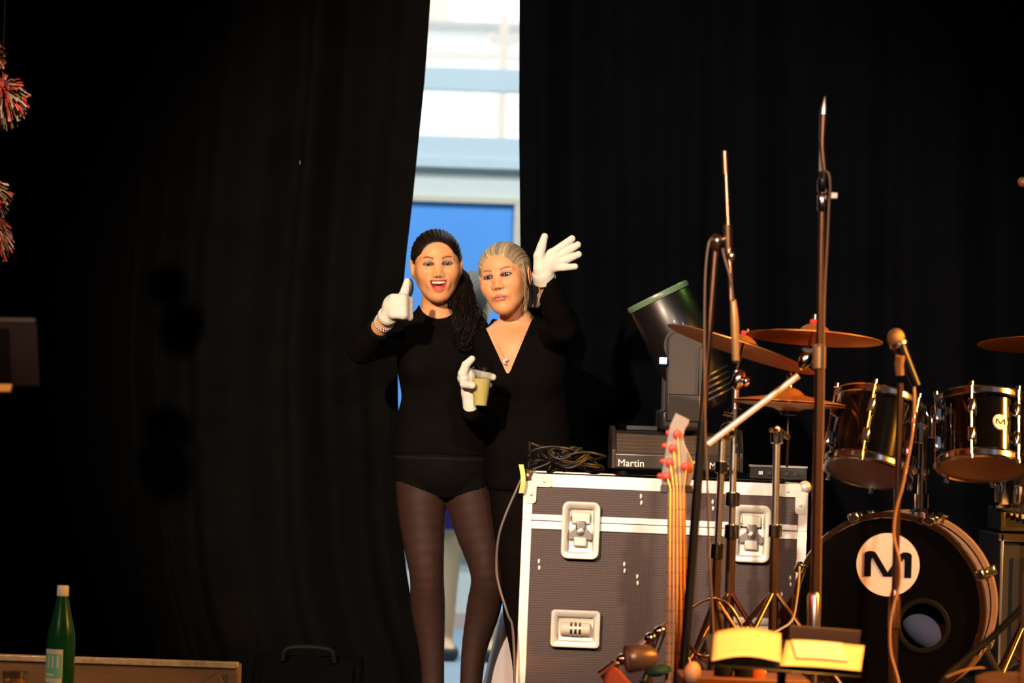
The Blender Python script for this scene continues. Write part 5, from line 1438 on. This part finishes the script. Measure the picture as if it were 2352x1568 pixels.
part('pickup', G().obox(bcn, gx, gdn, gno, (-.045, .0, 0), (.045, .03, .010)), M_blackm, bg_, bevel=.003)
gs = thing('guitar_stand', (gn[0], YG - .05, 0), 'black folding guitar stand under the bass guitar', 'stand')
for sg in (-1, 1):
    part('leg', G().tube([(gn[0] + sg * .02, YG + .06, .50), (gn[0] + sg * .16, YG - .02, .10), (gn[0] + sg * .20, YG - .22, .012)], .009, 10), M_blackm, gs)
part('rear_leg', G().tube([(gn[0], YG + .06, .50), (gn[0], YG + .085, .012)], .009, 10), M_blackm, gs)
part('cradle', G().tube([(gn[0] - .12, YG - .13, .05), (gn[0] + .12, YG - .13, .05)], .010, 10), M_rubber, gs)

# ------------------------------------------------------------------ low music stand with lit sheets
YP = 6.85; SP = FPX / YP
d0 = V3(W(1634, 1519, YP)); d1 = V3(W(1980, 1546, YP)); dux = nrm(d1 - d0); DW = np.linalg.norm(d1 - d0)
tilt = R_(11); duy = nrm(np.array((0.10, math.cos(tilt), math.sin(tilt)))); duy = nrm(duy - dux * (duy @ dux)); dun = np.cross(dux, duy)
ms = thing('music_stand', (V3(d0)[0] + DW / 2, YP + .14, 0), 'low black music stand holding brightly lit open sheets', 'music stand')
part('desk', G().obox(d0 - dun * .006, dux, duy, dun, (.0, -.004, -.004), (DW, .26, 0)), M_blackm, ms, bevel=.002)
part('back_lip', G().obox(d0, dux, duy, dun, (.19, .258, -.004), (DW + .02, .262, .030)), mat('desk_brown', (.045, .026, .020), .6, noise=(10, .2)), ms, bevel=.002)
cpt = d0 + dux * DW / 2 + duy * .13
part('pole', cyl(cpt - dun * .01, np.array((cpt[0], cpt[1], .15)), .010), M_blackm, ms)
tripod(ms, (cpt[0], cpt[1], .20), 0, .25, (.5, 2.6, 4.7), .007, M_blackm, brace=False)
def sheet(u0, u1, v0, v1, lift, m, label, curl=0.0, name='sheet_music', skew=0.0):
    n = 14; P = np.zeros((n, 8, 3))
    for i in range(n):
        for j in range(8):
            s_, t_ = i / (n - 1), j / 7
            P[i, j] = d0 + dux * (u0 + (u1 - u0) * s_ + skew * t_) + duy * (v0 + (v1 - v0) * t_) + dun * (lift + curl * math.sin(math.pi * s_) + .6 * curl * s_ ** 3)
    o = solo(name, G().grid(P), m, label, 'sheet', 'lit sheets on the low music stand', sharp=0)
    md = o.modifiers.new('solid', 'SOLIDIFY'); md.thickness = .0012
    return o
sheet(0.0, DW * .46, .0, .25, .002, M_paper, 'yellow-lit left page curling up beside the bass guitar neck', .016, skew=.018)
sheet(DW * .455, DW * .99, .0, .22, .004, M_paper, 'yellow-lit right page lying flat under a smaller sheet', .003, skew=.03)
sheet(DW * .57, DW * .92, .05, .20, .012, mat('paper_white', (.85, .80, .66), .8, noise=(15, .03)), 'small white sheet lying on the right page', .002)

# ------------------------------------------------------------------ clutter between the bass guitar and the stands
pc = V3(W(1448, 1512, 7.25)); pe = V3(W(1490, 1508, 7.25))
par = thing('floor_lamp', (pc[0] + .03, 7.25, 0), 'small brown can lamp with a pale round lens left of the bass guitar neck', 'lamp')
pax = nrm(np.array((1, .22, .12)))
part('can', G().lathe([(.031, -.010), (.034, -.006), (.033, .012), (.028, .045), (.016, .062), (0, .066)], pc, pax, 32), mat('can_brown', (.20, .12, .08), .35, .5, noise=(20, .2)), par)
part('lens', G().lathe([(0, -.010), (.022, -.009), (.030, -.006)], pc, pax, 28), mat('lens_pale', (.6, .57, .54), .3, noise=(20, .05)), par)
part('bracket', G().tube([pc + np.array((.03, 0, -.05)), (pc[0] + .03, 7.25, .01)], .008, 10), M_blackm, par)
part('base', G().lathe([(0, 0), (.07, 0), (.07, .012), (0, .014)], (pc[0] + .03, 7.25, 0), (0, 0, 1), 24), M_blackm, par)
bm_ = thing('low_boom_stand', (V3(W(1380, 1550, 7.76))[0], 7.76, 0), 'low slanting boom stand with a chrome clamp before the case handle', 'microphone stand')
ga, gb = V3(W(1378, 1552, 7.76)), V3(W(1548, 1424, 7.76))
part('boom_arm', cyl(ga, gb, .0085), M_chromed, bm_)
part('grip', cyl(ga, ga + (gb - ga) * .22, .013), M_brownm, bm_)
for f in (.30, .68, .80): part('clamp', G().ell(ga + (gb - ga) * f, (.014, .014, .018), rot(0, 52, 0), 14, 8), M_chrome, bm_)
part('pole', cyl(ga + (gb - ga) * .68, np.array(((ga + (gb - ga) * .68)[0], 7.76, .15)), .010), M_brownm, bm_)
tripod(bm_, ((ga + (gb - ga) * .68)[0], 7.76, .2), 0, .20, (3.4, 4.5, 5.6), .007, M_blackm, brace=False)
solo('coiled_cable', G().tube(spline([W(1560, 1420, 7.98), W(1585, 1398, 7.98), W(1612, 1380, 7.98), W(1640, 1373, 7.98), W(1668, 1384, 7.98), W(1690, 1412, 7.98), W(1706, 1450, 7.98), W(1712, 1520, 7.98), Vector((V3(W(1712, 1600, 7.98))[0], 7.98, ZR + .006))], 60), .0048 , 8), M_brownm,
     'arching silvery cable low between the cymbal stands', 'cable', sharp=0)
solo('coiled_cable', G().tube(spline([W(1572, 1460, 7.9), W(1580, 1478, 7.9), W(1600, 1500, 7.88), W(1622, 1506, 7.88), W(1640, 1500, 7.88)], 30), .0055, 8), M_brownm, 'short silvery cable bend right of the bass guitar neck', 'cable', sharp=0)
solo('white_cable', G().tube(spline([W(1836, 1300, 7.9), W(1833, 1350, 7.9), W(1824, 1410, 7.9), W(1812, 1432, 7.9), W(1790, 1446, 7.9), W(1760, 1470, 7.9), W(1750, 1560, 7.9), Vector((V3(W(1750, 1600, 7.9))[0], 7.9, ZR + .005))], 50), .0028, 8), mat('cable_white', (.62, .58, .54), .4, noise=(30, .05)),
     'thin white cable hanging beside the tall microphone stand', 'cable', sharp=0)
solo('black_cable', G().tube(spline([W(2352, 1392, 7.3), W(2310, 1432, 7.3), W(2270, 1470, 7.3), W(2210, 1520, 7.28), W(2160, 1568, 7.25), W(2130, 1640, 7.25), Vector((1.0, 7.2, .05)), Vector((.95, 7.15, .01)), Vector((.85, 7.1, .01))], 70), .0085, 8), M_rubber, 'thick black cable crossing low right of the bass drum', 'cable', sharp=0)
solo('green_cloth', G().ell(V3(W(1512, 1540, 7.6)), (.032, .03, .014), rot(0, -12, 0), 20, 10), mat('cloth_green', (.008, .05, .028), .9, noise=(20, .3)), 'small dark green cloth on the guitar shoulder', 'cloth', sharp=0)
kn0 = V3(W(1590, 1545, 7.2))
sp_ = thing('mallet', (kn0[0], 7.2, 0), 'pale rounded mallet head on a stick right of the bass guitar neck', 'percussion')
part('head', G().ell(kn0, (.020, .020, .027), rot(0, 12, 0), 20, 14), mat('shaker_pink', (.46, .28, .20), .45, noise=(20, .1)), sp_)
part('handle', cyl(kn0 - np.array((0, 0, .02)), np.array((kn0[0], 7.2, .0)), .010), M_wood, sp_)
# brown foreground bench carrying small things, only its top edge shows
fbz = W(1700, 1552, 7.3).z
fb_ = thing('low_bench', (.58, 7.32, 0), 'reddish brown wooden bench at the bottom edge behind the lit sheets', 'bench')
part('seat', G().box((.57, 7.33, fbz - .015), (.30, .22, .03)), mat('bench_red_brown', (.14, .05, .030), .5, noise=(8, .3), stretch=(1, 6, 6)), fb_, bevel=.004)
for sx in (-1, 1):
    for sy in (-1, 1): part('leg', G().box((.57 + sx * .12, 7.33 + sy * .08, (fbz - .03) / 2), (.03, .03, fbz - .03)), MATS['bench_red_brown'], fb_, bevel=.003)
for i, (px, py, m, r) in enumerate(((1662, 1538, M_rubber, .022), (1740, 1545, mat('knob_red', (.6, .10, .04), .4, noise=(20, .1)), .018), (1710, 1542, M_rubber, .024))):
    p = V3(W(px, py, 7.28)); p[2] = fbz + r * .8
    solo('jack_plug_cover', G().lathe([(0, -r * .8), (r, -r * .8), (r * 1.05, 0), (r * .8, r * .7), (0, r * .8)], p, (0, 0, 1), 18), m, ['small black knob beside the left page', 'small red knob on the low bench', 'larger black knob on the low bench'][i], 'knob', 'knobs on the low bench')

# ------------------------------------------------------------------ amplifier and stool at the right edge
ax0 = V3(W(2296, 1226, 8.75))
amp = thing('amplifier', (ax0[0] + .25, 8.9, ZR), 'black amplifier with silver edge trim behind the bass drum', 'amplifier')
part('cabinet', G().box((ax0[0] + .27, 8.95, (ax0[2] + ZR) / 2), (.54, .38, ax0[2] - ZR)), mat('tolex_black', (.008, .0075, .008), .7, noise=(60, .3), bump=(300, .3, .001)), amp, bevel=.006)
part('top_trim', G().box((ax0[0] + .27, 8.755, ax0[2] - .010), (.545, .014, .022)), M_chromed, amp, bevel=.002)
part('side_trim', G().box((ax0[0] + .008, 8.755, (ax0[2] + ZR) / 2), (.009, .014, ax0[2] - ZR)), M_chromed, amp, bevel=.002)
part('grille_cloth', G().box((ax0[0] + .28, 8.756, (ax0[2] + ZR) / 2 - .02), (.48, .006, ax0[2] - ZR - .09)), M_dgrey, amp)
part('speaker_cone', G().lathe([(.10, 0), (.08, .006), (.03, .02), (0, .012)], (ax0[0] + .20, 8.752, ax0[2] - .22), (0, -1, 0), 32), M_grey, amp)
hx0 = V3(W(2302, 1224, 8.8)); hz1 = V3(W(2302, 1166, 8.8))[2]
ah = thing('guitar_amplifier', (hx0[0] + .2, 8.95, ax0[2] + .003), 'silver edged amplifier head on top of the black amplifier', 'amplifier')
part('case', G().box((hx0[0] + .22, 8.96, (ax0[2] + .004 + hz1) / 2), (.44, .26, hz1 - ax0[2] - .004)), mat('tolex_dark', (.012, .011, .011), .6, noise=(60, .3)), ah, bevel=.006)
part('edge', G().box((hx0[0] + .005, 8.826, (ax0[2] + .006 + hz1) / 2), (.012, .012, hz1 - ax0[2] - .006)), M_chromed, ah, bevel=.002)
part('edge', G().box((hx0[0] + .22, 8.826, ax0[2] + .014), (.43, .012, .014)), M_chromed, ah, bevel=.002)
for k in range(8):
    part('rib', G().box((hx0[0] + .028 + .016 * k, 8.824, hz1 - .012 - .0045 * k), (.008, .010, .020)), M_alu, ah, bevel=.002)
sn = V3(W(2372, 1135, 8.55))
sd = thing('snare_drum', (sn[0], 8.55, sn[2] - .07), 'chrome snare drum cut off by the right edge below the toms', 'drum')
part('shell', G().lathe([(.095, -.045), (.097, -.02), (.097, .02), (.095, .045)], sn, (.05, .1, 1), 40), M_chrome, sd)
for z in (-.05, .042): part('hoop', G().lathe([(.095, z), (.106, z + .001), (.106, z + .010), (.095, z + .011)], sn, (.05, .1, 1), 44), M_chrome, sd)
for k in range(8):
    q = k * .785 + .2; part('lug', G().box(sn + np.array((.104 * math.cos(q), .104 * math.sin(q), 0)), (.014, .014, .05)), M_chromed, sd, bevel=.004)
part('stand_tube', cyl(sn - np.array((0, 0, .05)), np.array((sn[0], 8.55, ZR + .02)), .011), M_chromed, sd)
so = V3(W(2318, 1560, 7.0))
stl = thing('stool', (so[0], 7.0, 0), 'round wooden stool seat coloured as amber-lit at the lower right corner', 'stool')
part('seat', G().lathe([(0, .012), (.060, .010), (.075, .002), (.075, -.012), (.06, -.02), (0, -.02)], so, (0, -.05, 1), 36), mat('seat_amber_light_tint', (.60, .33, .10), .4, noise=(10, .2)), stl)  # amber light on the wood is put into the seat colour
for k in range(3):
    q = .5 + k * 2.094; part('leg', cyl(so + np.array((.045 * math.cos(q), .045 * math.sin(q), -.015)), np.array((so[0] + .09 * math.cos(q), 7.0 + .09 * math.sin(q), .004)), .010), M_wood, stl)
nb, nt_ = V3(W(2340, 1600, 6.9)), V3(W(2356, 1440, 6.9))
gt2 = thing('acoustic_guitar', (nb[0], 6.9, 0), 'amber guitar neck edge at the lower right picture edge', 'guitar')
nd = nrm(nt_ - nb)
part('neck', G().obox(nb - nd * .18, np.array((1, 0, 0)), np.array((0, 1, 0)), nd, (0, 0, 0), (.045, .02, np.linalg.norm(nt_ - nb) + .20)), mat('neck_amber', (.62, .33, .09), .4, noise=(9, .2)), gt2, bevel=.004)
hp_ = nt_ + nd * .02
part('headstock', G().prism([(-.03, -.02), (.03, -.02), (.038, .10), (.0, .12), (-.038, .10)], hp_ + np.array((.022, .01, 0)), np.array((1., 0, 0)), nd, -.008, .008), M_wood, gt2, bevel=.003)
gb2 = nb - nd * .42
part('body', G().prism([(p[0], p[1]) for p in spline([(.0, .22, 0), (.10, .20, 0), (.13, .12, 0), (.10, .04, 0), (.14, -.06, 0), (.16, -.16, 0), (.10, -.24, 0), (0, -.25, 0), (-.10, -.24, 0), (-.16, -.16, 0), (-.14, -.06, 0), (-.10, .04, 0), (-.13, .12, 0), (-.10, .20, 0), (0, .22, 0)], 60)[:-1]], gb2 + np.array((.022, .05, 0)), np.array((1., 0, 0)), nd, -.04, .04), MATS['neck_amber'], gt2, bevel=.006)
solo('amber_strap', G().grid(np.array([[V3(W(2176 + 88 * t, 1556 - 12 * math.sin(t * 2.2), 7.15)) + np.array((0, dy, .012 * t)) for dy in (0, .02, .04)] for t in np.linspace(0, 1, 12)])), mat('strap_amber', (.60, .34, .10), .6, noise=(20, .1)),
     'short amber strap lying at the bottom edge below the bass drum', 'strap', sharp=0)

# ------------------------------------------------------------------ left side: box, bottle, cup, music stand, tinsel
YX = 8.55
xa, xb = V3(W(-260, 1494, YX)), V3(W(546, 1521, YX)); bx = nrm(xb - xa); BW = np.linalg.norm(xb - xa)
wb = thing('wooden_box', ((xa[0] + xb[0]) / 2, YX + .2, 0), 'brown plywood box with a pale metal edge at the lower left', 'box')
zt0 = xb[2]
part('body', G().box(((xa[0] + xb[0]) / 2, YX + .07, (zt0 - .012) / 2), (BW, .14, zt0 - .012)), M_wood, wb, bevel=.004)
part('metal_edge', G().box(((xa[0] + xb[0]) / 2, YX + .008, zt0 - .008), (BW + .004, .030, .018)), mat('edge_worn', (.42, .36, .30), .4, .5, noise=(60, .6)), wb, bevel=.003)
part('corner_post', G().box((xb[0] - .012, YX + .006, (zt0 - .03) / 2), (.030, .026, zt0 - .03)), M_wood, wb, bevel=.003)
part('diagonal_brace', G().obox(np.array((xb[0] - .16, YX - .010, zt0 - .12)), nrm(np.array((1, 0, .62))), np.array((0, 1, 0)), nrm(np.array((-.62, 0, 1))), (-.12, 0, -.018), (.14, .012, .018)), M_wood, wb, bevel=.003)
# small bench holding bottle and cup
zt2 = .255; YBt = 8.05
bt_ = thing('low_bench', (-1.25, YBt, 0), 'low dark bench under the green bottle', 'bench')
part('seat', G().box((-1.28, YBt, zt2 - .02), (.62, .34, .04)), M_wood, bt_, bevel=.004)
for sx in (-1, 1):
    for sy in (-1, 1): part('leg', G().box((-1.28 + sx * .27, YBt + sy * .13, (zt2 - .04) / 2), (.04, .04, zt2 - .04)), M_wood, bt_, bevel=.003)
bp0 = V3(W(136, 1590, 8.0)); bp0[2] = zt2; bh = V3(W(143, 1344, 8.0))[2] - zt2
btl = thing('bottle', bp0, 'green glass bottle with white cap and pale green label', 'bottle')
def bottle_glass():
    m = mat('bottle_glass', (.004, .05, .018), .17, spec=.6, noise=(8, .2), coat=.5)
    return m
rb = .0365
k_ = bh / .29
part('glass', G().lathe([(0, 0), (rb - .004, 0), (rb, .004), (rb, .155 * k_), (rb - .002, .172 * k_), (.029, .195 * k_), (.021, .23 * k_), (.0145, .265 * k_), (.0135, .272 * k_), (0, .272 * k_)], bp0, (0, 0, 1), 40), bottle_glass(), btl)
part('cap', G().lathe([(0, bh), (.0135, bh), (.0150, bh - .002), (.0150, bh - .026), (.0140, bh - .028), (0, bh - .028)], bp0, (0, 0, 1), 28), mat('cap_white', (.78, .70, .60), .45, noise=(20, .05)), btl)
def wrap(a0, a1, z0, z1, r):
    n = 18; return G().grid(np.array([[bp0 + np.array((r * math.cos(a), r * math.sin(a), z)) for z in (z0, (z0 + z1) / 2, z1)] for a in np.linspace(a0, a1, n)]))
la0, la1 = R_(178), R_(287)
lz0, lz1 = V3(W(136, 1566, 8))[2] - zt2, V3(W(138, 1489, 8))[2] - zt2
lb = part('label_backing', wrap(la0, la1, lz0, lz1, rb + .0006), mat('label_cream', (.55, .52, .38), .6, noise=(40, .1)), btl, sharp=0, label='cream and green paper label')
part('label_field', wrap(la0 + .05, la1 - .06, lz0 + .012, lz1 - .012, rb + .0010), mat('label_green', (.14, .42, .27), .6, noise=(40, .15)), lb, sharp=0)
for k in range(4):
    a = la0 + .42 + k * .36; part('label_stroke', wrap(a, a + .13, lz0 + .038, lz1 - .016, rb + .0014), MATS['label_cream'], lb, sharp=0)
part('label_stroke', wrap(la0 + .5, la1 - .6, lz0 + .018, lz0 + .024, rb + .0014), MATS['label_cream'], lb, sharp=0)
cp0 = V3(W(33, 1590, 7.95)); cp0[2] = zt2; ch2 = V3(W(33, 1541, 7.95))[2] - zt2
c2_ = thing('drinking_cup', cp0, 'short cup with amber drink at the bottom left corner', 'cup')
part('wall', G().lathe([(0, 0), (.028, 0), (.033, ch2), (.031, ch2), (.027, .004), (0, .004)], cp0, (0, 0, 1), 28), clear_plastic('cup_clear', (.9, .88, .86), .3, .15), c2_)
part('drink', G().lathe([(0, .005), (.026, .005), (.0295, ch2 * .72), (0, ch2 * .72)], cp0, (0, 0, 1), 28), mat('drink_amber', (.75, .38, .10), .3, noise=(20, .1)), c2_)
c3_ = V3(W(2, 1596, 7.9)); c3_[2] = zt2
solo('folded_napkin', G().add([c3_ + np.array(q) for q in ((-.03, 0, 0), (.02, 0, 0), (.018, .03, .002), (-.03, .03, .002), (-.028, .002, .03), (.008, .004, .034), (.006, .028, .030), (-.03, .03, .028))], [(0, 1, 2, 3), (4, 7, 6, 5), (0, 4, 5, 1), (1, 5, 6, 2), (2, 6, 7, 3), (3, 7, 4, 0)]), mat('napkin_pink', (.70, .45, .36), .8, noise=(20, .1)), 'small pinkish folded napkin at the bottom left corner', 'napkin', bevel=.003)
# black music stand at the left edge
YL = 6.9
lt, ltr, lbr = V3(W(-150, 727, YL)), V3(W(84, 731, YL)), V3(W(103, 888, YL))
ux_ = nrm(ltr - lt); vy = nrm(np.array(((lbr - ltr)[0] * 0, -.18, -1.))); LH = (ltr - lbr)[2] / .98; LW = np.linalg.norm(ltr - lt)
lm = thing('music_stand', (ltr[0] - .18, YL + .05, 0), 'tall black music stand cut off by the left edge', 'music stand')
trap = [(-.33, 0), (0, 0), (.018, -LH), (-.34, -LH)]
nrm_l = np.cross(ux_, -vy)
part('desk', G().prism(trap, ltr, ux_, -vy, -.003, .003), mat('desk_black', (.0065, .0040, .0035), .7, spec=.05, noise=(12, .2)), lm, bevel=.001)
part('top_rail', G().prism([(-.33, -.012), (-.002, -.012), (0, .0), (-.33, 0)], ltr, ux_, -vy, -.008, .008), mat('rail_brown', (.020, .013, .011), .6, spec=.1, noise=(12, .2)), lm, bevel=.002)
sgl = 1 if nrm_l[1] < 0 else -1
part('folder', G().prism([(-.33, -.025), (-.060, -.025), (-.048, -LH + .01), (-.33, -LH + .01)], ltr, ux_, -vy, *sorted((.004 * sgl, .008 * sgl))), mat('folder_black', (.0020, .0016, .0015), .8, spec=.03, noise=(12, .2)), lm)
part('page_edge', G().prism([(-.33, -LH - .022), (-.046, -LH - .014), (-.043, -LH + .002), (-.33, -LH + .002)], ltr, ux_, -vy, -.012, .012), mat('paper_amber_light_tint', (.62, .36, .09), .8, noise=(15, .05)), lm)  # orange paper colour stands in for amber light on the page
ps = ltr + ux_ * -.17 - np.array((0, -.03, LH * .6))
part('pole', cyl(ps, np.array((ps[0], ps[1], .18)), .011), M_blackm, lm)
tripod(lm, (ps[0], ps[1], .22), 0, .28, (.5, 2.6, 4.7), .008, M_blackm, brace=False)
# tinsel pompoms hanging at the left edge
TC = np.array([(.75, .06, .03), (.80, .10, .05), (.50, .28, .18), (.20, .22, .06), (.25, .03, .02), (.55, .40, .28)]) * .55
def pompom(px, py, r, label, sd, drop=0.3, n=420):
    rg = np.random.default_rng(sd); c = V3(W(px, py, 8.3)); g = G(); cols = []
    for i in range(n):
        d = nrm(rg.normal(size=3)); L = r * rg.uniform(.75, 1.08); sd_ = nrm(np.cross(d, rg.normal(size=3))); w = rg.uniform(.004, .007); pts = []
        for t in (.35, .6, .8, 1.0):
            p = c + d * L * t + np.array((0, 0, -drop * r * t ** 3)) ; pts += [p - sd_ * w * .5, p + sd_ * w * .5 + np.array((0, 0, .001))]
        g.add(pts, [(0, 1, 3, 2), (2, 3, 5, 4), (4, 5, 7, 6)]); cols += [TC[rg.integers(len(TC))]] * 8
    t = thing('tinsel_pompom', c - np.array((0, 0, r)), label, 'decoration', 'red tinsel pompoms at the left edge')
    part('tinsel', g, mat('tinsel', (.7, .1, .06), .4, vcol=True, noise=(40, .3)), t, kind='stuff', cols=np.array(cols), sharp=0, smooth=False)
    part('core', G().ell(c, r * .45, None, 16, 10), mat('core_red', (.30, .03, .02), .7, noise=(20, .3)), t)
    part('cord', cyl(c, np.array((c[0], c[1], 4.995)), .0012, 6), M_cable, t)
pompom(4, 214, .076, 'large red and yellow tinsel pompom at the upper left edge', 31)
pompom(-30, 440, .068, 'red tinsel pompom half out of the left edge, upper of the close pair', 32)
pompom(-34, 520, .078, 'red tinsel pompom half out of the left edge, lowest of all', 33, .5)
pompom(-30, 118, .055, 'small red tinsel pompom tip at the top of the left edge', 34)

# ------------------------------------------------------------------ black things on the floor by the curtain
mw = V3(W(700, 1565, 9.35))
wg_ = thing('stage_monitor', (mw[0], 9.45, 0), 'black wedge stage monitor on the floor before the left curtain', 'speaker')
hz_ = V3(W(700, 1512, 9.35))[2]
part('cabinet', G().prism([(0, 0), (.34, 0), (.34, hz_ * .75), (.24, hz_), (.04, .10)], (mw[0] - .17, 9.30, 0), (0, 1, 0), (0, 0, 1), 0, .34), mat('monitor_black', (.0016, .0015, .0016), .8, spec=.04, noise=(40, .2)), wg_, bevel=.012)
part('grille', G().obox(np.array((mw[0] - .14, 9.335, .10)), np.array((1., 0, 0)), nrm(np.array((0, .20, hz_ - .10))), nrm(np.array((0, -(hz_ - .10), .20))), (0, .01, .002), (.28, .22, .012)), mat('monitor_grille', (.0018, .0017, .0017), .8, spec=.04, noise=(200, .4)), wg_, bevel=.003)
part('handle', G().tube(spline([(mw[0] - .08, 9.50, hz_ * .93), (mw[0] - .06, 9.49, hz_ + .02), (mw[0] + .06, 9.49, hz_ + .02), (mw[0] + .08, 9.50, hz_ * .93)], 14), .008, 8), M_rubber, wg_)
cl2 = thing('cable_coil', (V3(W(1000, 1560, 9.4))[0], 9.4, 0), 'coil of black cable on the floor before the legs', 'cables')
rc2 = np.random.default_rng(3)
for j in range(7):
    cx_ = V3(W(1000, 1560, 9.4))[0] + rc2.uniform(-.02, .02); r_ = rc2.uniform(.09, .13); cy_ = 9.40
    part('loop', G().tube([(cx_ + r_ * math.cos(t), cy_ + r_ * .8 * math.sin(t), .012 + .020 * j + .012 * math.sin(2 * t + j)) for t in np.linspace(0, 6.283, 40)[:-1]], .008, 8, closed=True), M_rubber, cl2, sharp=0)
# folded spare drape in front of the feet
fx = np.linspace(V3(W(985, 1500, 9.5))[0], V3(W(1215, 1500, 9.5))[0], 60); fy = np.linspace(9.36, 9.62, 24); P = np.zeros((60, 24, 3))
for i, x in enumerate(fx):
    for j, y in enumerate(fy):
        a = i / 59; b = j / 23
        h = (.150 + .020 * math.sin(a * 9) + .012 * math.sin(a * 23 + b * 5)) * math.sin(math.pi * min(max(b, 0), 1)) ** .6 * (1 if .03 < a < .97 else .2)
        P[i, j] = (x, y, .004 + h)
solo('folded_drape', G().grid(P), M_curtL, 'black drape bunched on the floor before the feet', 'drape', sharp=0)
